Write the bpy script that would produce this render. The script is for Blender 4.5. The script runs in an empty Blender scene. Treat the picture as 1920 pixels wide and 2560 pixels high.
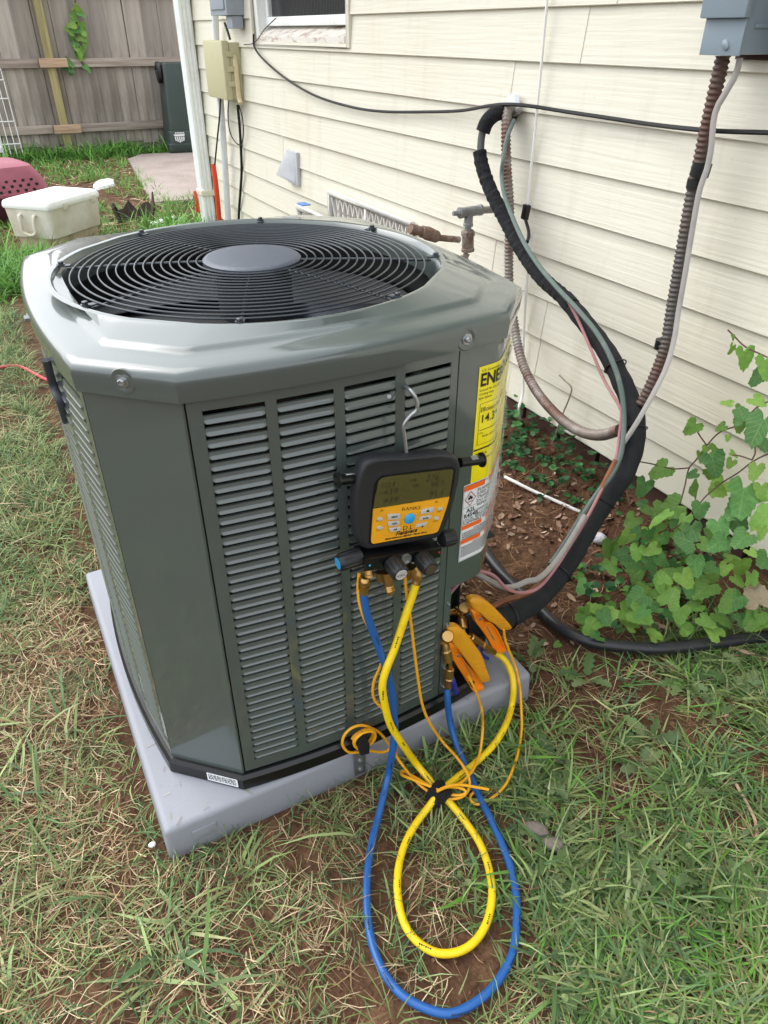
import bpy, bmesh, math, random
import numpy as np
from mathutils import Vector, Matrix, Euler

scene = bpy.context.scene
COL = scene.collection
random.seed(7)
rng = np.random.default_rng(11)

# ------------------------------------------------------------------ camera
cam = bpy.data.objects.new('camera', bpy.data.cameras.new('camera'))
COL.objects.link(cam)
_r = [[0.881681, 0.259981, -0.393762], [-0.471843, 0.488543, -0.733955], [0.001556, 0.832908, 0.55341]]
cam.matrix_world = Matrix.Translation((-0.0145, -0.9498, 1.4101)) @ Matrix(_r).to_4x4()
cam.data.sensor_fit = 'HORIZONTAL'
cam.data.sensor_width = 36
cam.data.lens = 33.8696
cam.data.clip_start = 0.05
cam.data.clip_end = 500
scene.camera = cam
scene.render.resolution_x, scene.render.resolution_y = 768, 1024

# ------------------------------------------------------------------ overcast daylight
world = bpy.data.worlds.new('World')
scene.world = world
world.use_nodes = True
nt = world.node_tree
bg = nt.nodes['Background']
sky = nt.nodes.new('ShaderNodeTexSky')
sky.sky_type = 'NISHITA'
sky.sun_disc = False
SUN_EL, SUN_AZ = math.radians(52), math.radians(325)
sky.sun_elevation = SUN_EL
sky.sun_rotation = SUN_AZ
sky.air_density = 1.0
sky.dust_density = 6.0
hs = nt.nodes.new('ShaderNodeHueSaturation')
hs.inputs['Saturation'].default_value = 0.22
nt.links.new(sky.outputs[0], hs.inputs['Color'])
cloud = nt.nodes.new('ShaderNodeMix')          # an even cloud layer over the clear sky
cloud.data_type = 'RGBA'
cloud.inputs['Factor'].default_value = 0.62
cloud.inputs['B'].default_value = (5.6, 5.9, 6.3, 1)
nt.links.new(hs.outputs[0], cloud.inputs['A'])
nt.links.new(cloud.outputs['Result'], bg.inputs['Color'])
bg.inputs['Strength'].default_value = 0.15
sun = bpy.data.objects.new('sun', bpy.data.lights.new('sun', 'SUN'))
COL.objects.link(sun)
sun.data.energy = 0.5
sun.data.angle = math.radians(60)
sun.data.color = (1.0, 0.97, 0.93)
_d = Vector((math.sin(SUN_AZ) * math.cos(SUN_EL), math.cos(SUN_AZ) * math.cos(SUN_EL), math.sin(SUN_EL)))
sun.rotation_euler = _d.to_track_quat('Z', 'Y').to_euler()
vs = scene.view_settings
vs.view_transform = 'Standard'
vs.look = 'None'
vs.exposure = 1.3
vs.gamma = 1.0
vs.use_curve_mapping = False
scene.render.engine = 'CYCLES'

# ------------------------------------------------------------------ helpers
def lin(h):
    h = h.lstrip('#')
    o = []
    for i in (0, 2, 4):
        c = int(h[i:i + 2], 16) / 255
        o.append(c / 12.92 if c < .04045 else ((c + .055) / 1.055) ** 2.4)
    return tuple(o)

MATS = {}
def mat(name, col, rough=.5, metal=0., coat=0., var=(), bump=None, spec=.5, rnd=0., attr=None, trans=0., alpha=1., scl=(1, 1, 1), transl=0.):
    """procedural material: base colour, up to n noise-driven secondary colours, bump"""
    m = bpy.data.materials.new(name)
    m.use_nodes = True
    t = m.node_tree
    N, L = t.nodes, t.links
    b = N['Principled BSDF']
    if isinstance(col, str): col = lin(col)
    b.inputs['Roughness'].default_value = rough
    b.inputs['Metallic'].default_value = metal
    b.inputs['Coat Weight'].default_value = coat
    b.inputs['Coat Roughness'].default_value = .09
    b.inputs['Coat IOR'].default_value = 1.58
    b.inputs['Specular IOR Level'].default_value = spec
    b.inputs['Transmission Weight'].default_value = trans
    b.inputs['Alpha'].default_value = alpha
    tc = N.new('ShaderNodeTexCoord')
    mp = N.new('ShaderNodeMapping')
    mp.inputs['Scale'].default_value = scl
    L.new(tc.outputs['Object'], mp.inputs['Vector'])
    rgb = N.new('ShaderNodeRGB')
    rgb.outputs[0].default_value = (*col, 1)
    cur = rgb.outputs[0]
    if attr:
        a = N.new('ShaderNodeAttribute')
        a.attribute_name = attr
        cur = a.outputs['Color']
    for v in var:
        sc, c2, lo, hi, mx = v[:5]
        if isinstance(c2, str): c2 = lin(c2)
        vec = mp.outputs[0]
        if len(v) > 5:
            mp2 = N.new('ShaderNodeMapping')
            mp2.inputs['Scale'].default_value = v[5]
            L.new(tc.outputs['Object'], mp2.inputs['Vector'])
            vec = mp2.outputs[0]
        nz = N.new('ShaderNodeTexNoise')
        nz.inputs['Scale'].default_value = sc
        nz.inputs['Detail'].default_value = 6
        nz.inputs['Roughness'].default_value = .62
        L.new(vec, nz.inputs['Vector'])
        rp = N.new('ShaderNodeMapRange')
        rp.inputs['From Min'].default_value = lo
        rp.inputs['From Max'].default_value = hi
        rp.inputs['To Max'].default_value = mx
        L.new(nz.outputs['Fac'], rp.inputs['Value'])
        mx_ = N.new('ShaderNodeMix')
        mx_.data_type = 'RGBA'
        L.new(rp.outputs[0], mx_.inputs['Factor'])
        L.new(cur, mx_.inputs['A'])
        mx_.inputs['B'].default_value = (*c2, 1)
        cur = mx_.outputs['Result']
    if rnd:
        oi = N.new('ShaderNodeObjectInfo')
        mr = N.new('ShaderNodeMapRange')
        mr.inputs['To Min'].default_value = 1 - rnd
        mr.inputs['To Max'].default_value = 1 + rnd
        L.new(oi.outputs['Random'], mr.inputs['Value'])
        hv = N.new('ShaderNodeHueSaturation')
        L.new(mr.outputs[0], hv.inputs['Value'])
        L.new(cur, hv.inputs['Color'])
        cur = hv.outputs[0]
    L.new(cur, b.inputs['Base Color'])
    if bump:
        sc, st, ds = bump[:3]
        vec = mp.outputs[0]
        if len(bump) > 3:
            mp3 = N.new('ShaderNodeMapping')
            mp3.inputs['Scale'].default_value = bump[3]
            L.new(tc.outputs['Object'], mp3.inputs['Vector'])
            vec = mp3.outputs[0]
        nz = N.new('ShaderNodeTexNoise')
        nz.inputs['Scale'].default_value = sc
        nz.inputs['Detail'].default_value = 5
        L.new(vec, nz.inputs['Vector'])
        bp = N.new('ShaderNodeBump')
        bp.inputs['Strength'].default_value = st
        bp.inputs['Distance'].default_value = ds
        L.new(nz.outputs['Fac'], bp.inputs['Height'])
        L.new(bp.outputs[0], b.inputs['Normal'])
    if transl:
        tr = N.new('ShaderNodeBsdfTranslucent')
        L.new(cur, tr.inputs['Color'])
        ms = N.new('ShaderNodeMixShader')
        ms.inputs[0].default_value = transl
        L.new(b.outputs[0], ms.inputs[1])
        L.new(tr.outputs[0], ms.inputs[2])
        L.new(ms.outputs[0], N['Material Output'].inputs['Surface'])
    MATS[name] = m
    return m

def spline(pts, n=8, closed=False):
    """Catmull-Rom through pts"""
    P = [Vector(p) for p in pts]
    out = []
    m = len(P)
    rngk = range(m) if closed else range(m - 1)
    for i in rngk:
        if closed:
            a, b, c, d = P[(i - 1) % m], P[i], P[(i + 1) % m], P[(i + 2) % m]
        else:
            b, c = P[i], P[i + 1]
            a = P[i - 1] if i else b * 2 - c
            d = P[i + 2] if i + 2 < m else c * 2 - b
        for k in range(n):
            t = k / n
            out.append(.5 * ((2 * b) + (c - a) * t + (2 * a - 5 * b + 4 * c - d) * t * t + (3 * b - a - 3 * c + d) * t ** 3))
    if not closed: out.append(P[-1])
    return out

def even(path, step):
    """resample a dense polyline at equal steps"""
    out = [path[0].copy()]
    acc = 0.
    for a, b in zip(path, path[1:]):
        l = (b - a).length
        while l > 0 and acc + l >= step:
            t = (step - acc) / l
            a = a.lerp(b, t)
            out.append(a.copy())
            l = (b - a).length
            acc = 0.
        acc += l
    out.append(path[-1].copy())
    return out

class MB:
    def __init__(s):
        s.v, s.f = [], []
    def add(s, v, f, M=None):
        o = len(s.v)
        if M is not None: v = [M @ Vector(p) for p in v]
        s.v += [tuple(p) for p in v]
        s.f += [tuple(i + o for i in q) for q in f]
        return s
    def box(s, x0, x1, y0, y1, z0, z1, M=None):
        v = [(x, y, z) for x in (x0, x1) for y in (y0, y1) for z in (z0, z1)]
        return s.add(v, [(0, 1, 3, 2), (4, 6, 7, 5), (0, 4, 5, 1), (2, 3, 7, 6), (0, 2, 6, 4), (1, 5, 7, 3)], M)
    def prism(s, poly, z0, z1, M=None):
        n = len(poly)
        v = [(p[0], p[1], z0) for p in poly] + [(p[0], p[1], z1) for p in poly]
        f = [tuple(reversed(range(n))), tuple(range(n, 2 * n))] + [(i, (i + 1) % n, n + (i + 1) % n, n + i) for i in range(n)]
        return s.add(v, f, M)
    def loft(s, loops, cap0=True, cap1=True, M=None, closed=True):
        n = len(loops[0])
        v = [p for l in loops for p in l]
        f = []
        for k in range(len(loops) - 1):
            for i in range(n if closed else n - 1):
                j = (i + 1) % n
                f.append((k * n + i, k * n + j, (k + 1) * n + j, (k + 1) * n + i))
        if cap0: f.append(tuple(reversed(range(n))))
        if cap1: f.append(tuple(range((len(loops) - 1) * n, len(loops) * n)))
        return s.add(v, f, M)
    def tube(s, path, r, n=8, closed=False, M=None, flat=1., caps=True):
        P = [Vector(p) for p in path]
        m = len(P)
        if not callable(r):
            rr = r
            r = lambda i: rr
        T = []
        for i in range(m):
            a = P[(i - 1) % m] if (closed or i) else P[i]
            b = P[(i + 1) % m] if (closed or i < m - 1) else P[i]
            d = b - a
            T.append(d.normalized() if d.length > 1e-9 else Vector((0, 0, 1)))
        up = Vector((0, 0, 1)) if abs(T[0].z) < .9 else Vector((1, 0, 0))
        nrm = T[0].cross(up).normalized()
        loops = []
        for i in range(m):
            nrm = (nrm - T[i] * nrm.dot(T[i]))
            nrm = nrm.normalized() if nrm.length > 1e-6 else T[i].orthogonal().normalized()
            bi = T[i].cross(nrm)
            q = r(i)
            loops.append([P[i] + nrm * (q * math.cos(2 * math.pi * k / n)) + bi * (q * flat * math.sin(2 * math.pi * k / n)) for k in range(n)])
        if closed:
            loops.append(loops[0])
            return s.loft(loops, False, False, M)
        return s.loft(loops, caps, caps, M)
    def lathe(s, prof, n=24, M=None, caps=True):
        loops = [[(r * math.cos(2 * math.pi * k / n), r * math.sin(2 * math.pi * k / n), h) for k in range(n)] for r, h in prof]
        return s.loft(loops, caps, caps, M)
    def build(s, name, material, parent=None, world=False, bevel=0., seg=2, angle=40, smooth=True):
        me = bpy.data.meshes.new(name)
        me.from_pydata(s.v, [], s.f)
        bm = bmesh.new()
        bm.from_mesh(me)
        bmesh.ops.remove_doubles(bm, verts=bm.verts, dist=1e-6)
        bmesh.ops.recalc_face_normals(bm, faces=bm.faces)
        if bevel:
            es = [e for e in bm.edges if len(e.link_faces) == 2 and e.calc_face_angle(0) > math.radians(30)]
            bmesh.ops.bevel(bm, geom=es, offset=bevel, segments=seg, profile=.6, affect='EDGES', clamp_overlap=True)
        bm.to_mesh(me)
        bm.free()
        if smooth:
            me.polygons.foreach_set('use_smooth', [True] * len(me.polygons))
            me.set_sharp_from_angle(angle=math.radians(angle))
        o = link(name, me, material, parent, world)
        if parent is not None and ('lettering' in name or name in ('fine_print', 'screen_digits', 'emblem', 'vent_hole', 'insect_screen')): o['kind'] = 'stuff'
        return o

def link(name, me, material, parent=None, world=False):
    o = bpy.data.objects.new(name, me)
    if material is not None and not me.materials: me.materials.append(material)
    COL.objects.link(o)
    if parent is not None:
        o.parent = parent
        if world:
            M = parent.matrix_basis.copy()
            if parent.parent is not None:
                M = parent.parent.matrix_basis @ parent.matrix_parent_inverse @ M
            o.matrix_parent_inverse = M.inverted()
    return o

def frame(origin, zdir, xdir=None):
    """matrix whose Z axis is zdir"""
    z = Vector(zdir).normalized()
    x = Vector(xdir) if xdir is not None else z.orthogonal()
    x = (x - z * x.dot(z)).normalized()
    y = z.cross(x)
    return Matrix.Translation(origin) @ Matrix((x, y, z)).transposed().to_4x4()

def tag(o, label, cat, group=None):
    o['label'] = label
    o['category'] = cat
    if group: o['group'] = group
    return o
def thing(name, label, cat, loc=(0, 0, 0), M=None, group=None):
    o = bpy.data.objects.new(name, None)
    o.empty_display_size = .05
    COL.objects.link(o)
    if M is not None: o.matrix_basis = M
    else: o.location = loc
    return tag(o, label, cat, group)
def struct(o):
    o['kind'] = 'structure'
    return o
def stuff(o):
    o['kind'] = 'stuff'
    return o

def text_mesh(body, size, align='LEFT', bold=0., shear=0., sx=1.):
    cu = bpy.data.curves.new('lettering', 'FONT')
    cu.body = body
    cu.size = size
    cu.align_x = align
    cu.offset = bold
    cu.shear = shear
    cu.resolution_u = 2
    o = bpy.data.objects.new('lettering', cu)
    COL.objects.link(o)
    dg = bpy.context.evaluated_depsgraph_get()
    me = bpy.data.meshes.new_from_object(o.evaluated_get(dg))
    vs_ = [(v.co.x * sx, v.co.y, 0) for v in me.vertices]
    fs_ = [tuple(p.vertices) for p in me.polygons]
    bpy.data.objects.remove(o)
    bpy.data.curves.remove(cu)
    bpy.data.meshes.remove(me)
    return vs_, fs_

def tmesh(mb, body, size, x, y, z=0., **k):
    v, f = text_mesh(body, size, **k)
    mb.add([(a + x, b + y, z) for a, b, _ in v], f)
    return mb

def noise2(x, y, s=1., seed=0):
    """cheap smooth value noise for numpy arrays"""
    x = np.asarray(x, float) * s + seed * 17.3
    y = np.asarray(y, float) * s + seed * 9.7
    xi, yi = np.floor(x).astype(int), np.floor(y).astype(int)
    xf, yf = x - xi, y - yi
    def h(a, b):
        n = (a * 374761393 + b * 668265263 + seed * 144665) & 0x7fffffff
        n = ((n ^ (n >> 13)) * 1274126177) & 0x7fffffff
        return (n & 0xffff) / 65535.
    u, v = xf * xf * (3 - 2 * xf), yf * yf * (3 - 2 * yf)
    return (h(xi, yi) * (1 - u) + h(xi + 1, yi) * u) * (1 - v) + (h(xi, yi + 1) * (1 - u) + h(xi + 1, yi + 1) * u) * v
def fbm(x, y, s=1., seed=0):
    return .55 * noise2(x, y, s, seed) + .3 * noise2(x, y, s * 2.1, seed + 1) + .15 * noise2(x, y, s * 4.3, seed + 2)

# ------------------------------------------------------------------ materials
SIDING = mat('siding_vinyl', '#dad6c6', .5, var=[(1.1, '#ccc2a4', .48, .82, .55), (3.0, '#a89c80', .56, .85, .35, (1, 3, .5)), (60, '#8d8470', .66, .8, .35)],
             bump=(1.0, .55, .0035, (1, 3.2, 95)))
SIDING_Y = MATS['siding_vinyl']
TRIM = mat('white_trim', '#e8ebe9', .45, var=[(5, '#b9b6a4', .5, .85, .5)])
STAIN = mat('stained_trim', '#d9d4cc', .6, var=[(9, '#7d5230', .5, .72, .9, (1, 1.5, 4))])
BRICK = mat('brick_red', '#54382e', .9, var=[(8, '#3e2c26', .4, .7, .8)], bump=(60, .5, .004), rnd=.2)
FENCE = mat('fence_board', '#a79e94', .9, var=[(1.5, '#665c53', .45, .75, .85, (9, 9, .5)), (3, '#b8b0a6', .5, .8, .6, (30, 30, .7)), (.9, '#6b5a50', .48, .72, .75), (1.2, '#75724e', .6, .85, .5)],
            bump=(6, .5, .01, (14, 14, .6)), rnd=.3)
FENCE_POST = mat('fence_post', '#a89c70', .9, var=[(2, '#5e5a36', .4, .7, .7, (9, 9, .6))], bump=(6, .4, .01, (14, 14, .6)))
RAIL = mat('fence_rail', '#ab9e92', .9, var=[(2, '#6e6056', .42, .7, .8, (.6, 9, 14))], bump=(6, .4, .01, (.6, 9, 14)), rnd=.15)
NEWWOOD = mat('fresh_wood', '#bda084', .85, var=[(3, '#7e6650', .45, .7, .7, (.8, 9, 14))])
PVC = mat('pvc_white', '#dfe2e6', .4, var=[(4, '#a9a79a', .55, .8, .5)])
UTIL = mat('utility_grey', '#9aa3ad', .45, var=[(8, '#7f878f', .5, .8, .4)])
BEIGE = mat('telecom_beige', '#b9b490', .5, var=[(5, '#8f8a68', .55, .85, .4)])
BLACKCABLE = mat('black_cable', '#17181a', .5, spec=.4)
BLACK = mat('black_plastic', '#101113', .42)
GLASS = mat('dark_glass', '#23262a', .12, spec=.6)
ORANGE = mat('orange_conduit', '#d5421d', .5, var=[(6, '#a8371b', .5, .8, .4)])
GALV = mat('galvanised', '#8e8f90', .55, metal=.35, var=[(25, '#6c6a66', .45, .7, .7), (9, '#8d5f44', .6, .75, .8)], bump=(60, .3, .002))
RUST = mat('rusty_pipe', '#7d6454', .8, metal=.15, var=[(18, '#a59d97', .46, .6, .85), (40, '#4b3024', .5, .7, .7)], bump=(80, .5, .002))

# ================================================================== SETTING
WX = 1.72                     # outer face of the house wall
def gz(x, y):
    """height of the ground"""
    x = np.asarray(x, float); y = np.asarray(y, float)
    z = (fbm(x, y, 2.2, 3) - .5) * .03 + (fbm(x, y, 9, 5) - .5) * .012
    z = z * np.clip((np.hypot(x - .45, y - .45) - .3) / .9, .12, 1)
    z = z + .11 * np.clip((x - 1.52) / .17, 0, 1) ** 1.5 * np.clip((2.6 - y) / .8, 0, 1)
    z = np.where((x > -.03) & (x < .95) & (y > -.03) & (y < .98), -.012, z - .002)
    return z
xs = np.concatenate([-np.geomspace(60, 2.6, 14), np.arange(-2.5, 2.0, .025), np.geomspace(2.1, 60, 14)])
ys = np.concatenate([-np.geomspace(60, 1.6, 12), np.arange(-1.5, 3.0, .025), np.arange(3.05, 11, .12), np.geomspace(11.2, 60, 10)])
GX, GY = np.meshgrid(xs, ys, indexing='ij')
GZ = gz(GX, GY)
nx, ny = GX.shape
idx = np.arange(nx * ny).reshape(nx, ny)
fq = np.stack([idx[:-1, :-1], idx[1:, :-1], idx[1:, 1:], idx[:-1, 1:]], -1).reshape(-1, 4)
me = bpy.data.meshes.new('ground')
me.from_pydata(np.stack([GX, GY, GZ], -1).reshape(-1, 3).tolist(), [], fq.tolist())
me.polygons.foreach_set('use_smooth', [True] * len(me.polygons))
SOIL = mat('soil', '#5b4231', .95, var=[(3, '#4a3426', .4, .65, .8), (14, '#87664c', .5, .72, .7), (70, '#3a2a20', .52, .7, .6), (160, '#9a8064', .64, .74, .6)],
           bump=(45, .9, .02), spec=.2)
struct(link('ground', me, SOIL))

# concrete slab behind the house
mb = MB()
poly = [(1.55, 6.75), (2.9, 6.6), (4.2, 7.0), (4.2, 10.1), (2.2, 10.15), (1.95, 9.8), (1.75, 8.3)]
mb.prism(poly, -.03, .03)
CONC = mat('old_concrete', '#9d9089', .9, var=[(2, '#7d6f66', .42, .7, .8), (40, '#b3a8a0', .5, .7, .5)], bump=(50, .3, .005))
struct(mb.build('patio_slab', CONC, bevel=.01))

# ------------------------------------------------------------------ house
HY0, HY1 = -3.2, 5.40
house = thing('house', 'house wall of cream vinyl lap siding with window', 'house', (WX, 1, 0))
EXPO, Z0 = .1437, 1.330
WIN = (2.60, 3.90, 1.352, 2.35)
def board(y0, y1, zb, zt=None, dx=0.):
    zt = zb + EXPO + .006 if zt is None else zt
    t = (zt - zb) / (EXPO + .006)
    prof = [(WX + .012, zb + .001), (WX - .011 + dx, zb), (WX - .0135 + dx, zb + .0025), (WX - .013 + dx, zb + .006), (WX - .013 + .0125 * t + dx, zt), (WX + .012, zt)]
    n = len(prof)
    v = [(p[0], y0, p[1]) for p in prof] + [(p[0], y1, p[1]) for p in prof]
    f = [tuple(range(n)), tuple(reversed(range(n, 2 * n)))] + [(i, (i + 1) % n, n + (i + 1) % n, n + i) for i in range(n)]
    m = MB().add(v, f)
    return m.build('siding_board', SIDING, house, True, angle=25)
seams = {0: [(1.71,1.0198,1.4059)[1]], -1: [(1.71,1.3543,1.2753)[1], 4.9], -2: [.15], -3: [(1.71,3.5306,0.972)[1], -.6], -4: [(1.71,3.5464,0.8341)[1]],
         -5: [(1.71,1.3754,0.7974)[1]], -6: [(1.71,1.0413,0.684)[1], 4.2], -7: [(1.71,1.0507,0.5376)[1]], -8: [2.9, -.3], 1: [.9], 2: [2.2], 3: [.4, 4.4], 4: [1.5], 5: [.8], 6: [2.0], 7: [1.1]}
for k in range(-8, 8):
    zb = Z0 + k * EXPO
    cuts = [HY0] + sorted(seams.get(k, [])) + [HY1 - .05]
    for i, (a, b) in enumerate(zip(cuts, cuts[1:])):
        dx = -.0022 if i % 2 else 0.
        spans = [(a, b + (.012 if i % 2 == 0 and b < HY1 - .1 else 0), zb, None)]
        if zb + EXPO > WIN[2] and zb < WIN[3]:
            sp = []
            for (p, q, z_, t_) in spans:
                if q <= WIN[0] or p >= WIN[1]: sp.append((p, q, z_, t_)); continue
                if p < WIN[0]: sp.append((p, WIN[0], z_, t_))
                if q > WIN[1]: sp.append((WIN[1], q, z_, t_))
                if zb < WIN[2] - .01: sp.append((max(p, WIN[0]), min(q, WIN[1]), z_, WIN[2]))
            spans = sp
        for (p, q, z_, t_) in spans: board(p, q, z_, t_, dx)
# sheathing behind the boards, corner trim, foundation, eaves
MB().box(WX + .0125, WX + .16, HY0, WIN[0], .16, 2.5).box(WX + .0125, WX + .16, WIN[1], HY1 - .01, .16, 2.5).box(WX + .0125, WX + .16, WIN[0], WIN[1], .16, WIN[2] - .004).box(
    WX + .0125, WX + .16, WIN[0], WIN[1], WIN[3], 2.5).build('sheathing', TRIM, house, True)
MB().box(WX - .016, WX + .05, HY1 - .05, HY1, .17, 2.5).build('corner_trim', SIDING, house, True, bevel=.004)
MB().box(WX + .05, WX + 6, HY1 - .12, HY1 - .03, .16, 2.5).build('end_wall', SIDING, house, True)
fm = MB().box(WX + .05, WX + .14, HY0, HY1 - .03, -.1, .165)
fm.build('mortar', mat('mortar', '#6a5c50', .95, bump=(60, .4, .004)), house, True)
bme = MB().box(0, .045, -.098, .098, 0, .06)
b0 = bme.build('brick', BRICK, house, True, bevel=.004)
bricks_me = b0.data
bpy.data.objects.remove(b0)
for row in range(3):
    for i in range(26):
        yb = -.9 + i * .212 + (row % 2) * .106
        if not (-.5 < yb < 4.9): continue
        o = link('brick', bricks_me, None, house)
        o.location = Vector((WX + .012 + random.uniform(0, .004), yb, -.045 + row * .07)) - house.location
MB().box(WX - .42, WX + .2, HY0, HY1 + .3, 2.5, 2.53).build('soffit', TRIM, house, True)
MB().box(WX - .45, WX - .42, HY0, HY1 + .3, 2.44, 2.58).build('fascia', TRIM, house, True)
ROOFM = mat('roof_shingle', '#4c4744', .95, bump=(30, .5, .01))
MB().add([(WX - .5, HY0, 2.6), (WX - .5, HY1 + .3, 2.6), (WX + 4, HY1 + .3, 4.4), (WX + 4, HY0, 4.4), (WX - .5, HY0, 2.56), (WX - .5, HY1 + .3, 2.56), (WX + 4, HY1 + .3, 4.36), (WX + 4, HY0, 4.36)],
         [(0, 1, 2, 3), (7, 6, 5, 4), (0, 4, 5, 1), (3, 2, 6, 7), (0, 3, 7, 4), (1, 5, 6, 2)]).build('roof', ROOFM, house, True)
# window
win = bpy.data.objects.new('window', None); COL.objects.link(win); win.parent = house
wy0, wy1, wz0, wz1 = WIN[0], WIN[1], WIN[2], WIN[3]
m = MB()
m.box(WX - .022, WX + .012, wy0 - .012, wy0 + .018, wz0 - .004, wz1).box(WX - .022, WX + .012, wy1 - .018, wy1 + .012, wz0 - .004, wz1).box(WX - .022, WX + .012, wy0 + .018, wy1 - .018, wz0 - .004, wz0 + .012)
m.build('channel_trim', SIDING, win, True, bevel=.002)
m = MB()
for (ya_, yb_) in ((wy0 + .018, wy0 + .06), (wy1 - .075, wy1 - .018)):
    MB().box(WX - .002, WX + .14, ya_, yb_, wz0 + .012, wz1).build('window_jamb', TRIM, win, True, bevel=.003)
v = [(WX - .014, wy0 + .06, wz0 + .012), (WX - .014, wy0 + .06, wz0 + .04), (WX + .10, wy0 + .06, wz0 + .085), (WX + .10, wy0 + .06, wz0 + .012)]
n = 4
m = MB().add(v + [(a, wy1 - .075, c) for a, b, c in v], [(0, 1, 2, 3), (7, 6, 5, 4), (0, 4, 5, 1), (1, 5, 6, 2), (2, 6, 7, 3), (3, 7, 4, 0)])
m.build('window_sill', STAIN, win, True, bevel=.003)
m = MB().box(WX + .045, WX + .10, wy0 + .06, wy1 - .075, wz0 + .086, wz0 + .128)
m.box(WX + .045, WX + .10, wy1 - .12, wy1 - .076, wz0 + .128, wz1).box(WX + .045, WX + .10, wy0 + .061, wy0 + .10, wz0 + .128, wz1)
m.build('sash', TRIM, win, True, bevel=.003)
MB().box(WX + .07, WX + .078, wy0 + .09, wy1 - .11, wz0 + .12, wz1).build('pane', GLASS, win, True)
m = MB()
for i in range(60):
    yy = wy0 + .1 + i * (wy1 - wy0 - .22) / 59
    m.box(WX + .056, WX + .057, yy - .0008, yy + .0008, wz0 + .128, wz0 + .5)
m.build('insect_screen', mat('screen_mesh', '#4a4c4e', .7), win, True)

# ------------------------------------------------------------------ downspout at the house corner
ds = thing('downspout', 'white corrugated downspout running down the far house corner', 'downspout', (1.66, 5.2, 0))
prof = []
x0, x1, y0, y1 = 1.615, 1.70, 5.12, 5.24
for i in range(9): prof.append((x0 - (.006 if i % 2 else 0), y0 + (y1 - y0) * i / 8))
for i in range(1, 7): prof.append((x0 + (x1 - x0) * i / 6, y1 + (.006 if i % 2 else 0)))
for i in range(1, 9): prof.append((x1, y1 - (y1 - y0) * i / 8))
for i in range(1, 6): prof.append((x1 - (x1 - x0) * i / 6, y0 - (.006 if i % 2 else 0)))
MB().prism(prof, .06, 2.46).build('pipe', TRIM, ds, True, angle=20)
MB().box(1.604, 1.715, 5.105, 5.255, .33, .37).build('strap', SIDING, ds, True, bevel=.003)
MB().box(1.604, 1.715, 5.105, 5.255, 1.9, 1.94).build('strap', SIDING, ds, True, bevel=.003)

# ------------------------------------------------------------------ services on the wall, far end
def wbox(x0, y0, y1, z0, z1, x1=WX - .004):
    return (x0, x1, y0, y1, z0, z1)
t = thing('utility_meter_box', 'small pale grey utility box high above the beige box', 'utility box', (1.64, 4.1, 1.5))
MB().box(1.60, 1.71, 4.02, 4.34, 1.49, 1.95).build('enclosure', UTIL, t, True, bevel=.006)
MB().box(1.592, 1.6, 4.05, 4.31, 1.52, 1.93).build('cover', UTIL, t, True, bevel=.003)
MB().box(1.63, 1.70, 4.03, 4.14, 1.425, 1.489).build('hub', UTIL, t, True, bevel=.008)
t = thing('telecom_box', 'beige telecom box with latched lid on the siding', 'telecom box', (1.65, 4.3, 1.05))
MB().box(1.64, 1.712, 4.17, 4.56, 1.05, 1.355).build('back_box', BEIGE, t, True, bevel=.006)
MB().box(1.592, 1.64, 4.165, 4.57, 1.045, 1.365).build('lid', BEIGE, t, True, bevel=.012)
for zz in (1.12, 1.2, 1.28):
    MB().box(1.615, 1.655, 4.152, 4.166, zz, zz + .03).build('latch', BEIGE, t, True, bevel=.003)
m = MB().tube(spline([(1.66,4.238,1.3291),(1.67,4.1747,1.2839),(1.67,4.1572,1.178),(1.67,4.1554,1.069),(1.67,4.129,1.0307)]), .016, 8, flat=.6)
tag(m.build('cable_cover', mat('ivory_plastic', '#d8c9a2', .5), None), 'ivory corrugated cable cover beside the beige telecom box', 'cable cover')
m = MB().tube(spline([(1.665,4.4573,1.4968),(1.665,4.5165,1.2543),(1.665,4.5539,0.9026),(1.665,4.6019,0.5946),(1.665,4.6782,0.17),(1.665,4.7189,-0.0453)]), .022, 14)
tag(m.build('service_conduit', PVC, None), 'thick white pvc conduit rising behind the beige telecom box', 'conduit')
m = MB().tube(spline([(1.6,4.6687,0.6167),(1.6,4.659,0.4584),(1.6,4.678,0.2479),(1.6,4.713,-0.0364)]), .018, 10)
tag(m.build('orange_conduit', ORANGE, None), 'bright orange conduit stub beside the white pvc pipe', 'conduit')
m = MB().tube(spline([(1.58,5.2054,0.3559),(1.58,5.1879,0.2787),(1.58,5.2043,0.2009)]), .012, 8)
tag(m.build('orange_stake', ORANGE, None), 'short orange stub in the weeds at downspout foot', 'stake')
def cable(name, label, pts, r, material=BLACKCABLE, n=6, k=6):
    return tag(MB().tube(spline(pts, k), r, n).build(name, material), label, 'cable')
cable('drop_cable', 'black cable dropping from telecom box into the orange conduit', [(1.63,4.4218,1.0433),(1.63,4.484,0.9335),(1.62,4.5698,0.7799),(1.6,4.6306,0.6162)], .006)
cable('drop_cable', 'black cables hanging down the siding right of the white conduit', [(1.69,4.2578,1.0127),(1.695,4.2778,0.8527),(1.695,4.3189,0.6286),(1.695,4.3992,0.4632),(1.695,4.4942,0.2857),(1.695,4.6085,-0.0243)], .009)
cable('looped_cable', 'thin black cable loop under the telecom box', [(1.67,4.3711,1.0336),(1.68,4.4565,0.9337),(1.685,4.4648,0.8362),(1.69,4.3874,0.7822),(1.69,4.2719,0.777),(1.69,4.2037,0.8362),(1.69,4.1809,0.9313),(1.69,4.2272,1.0079)], .004)
cable('feed_cable', 'short black cables between grey box and telecom box', [(1.66,4.2622,1.4534),(1.66,4.2281,1.4185),(1.66,4.1908,1.3713)], .008)
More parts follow.
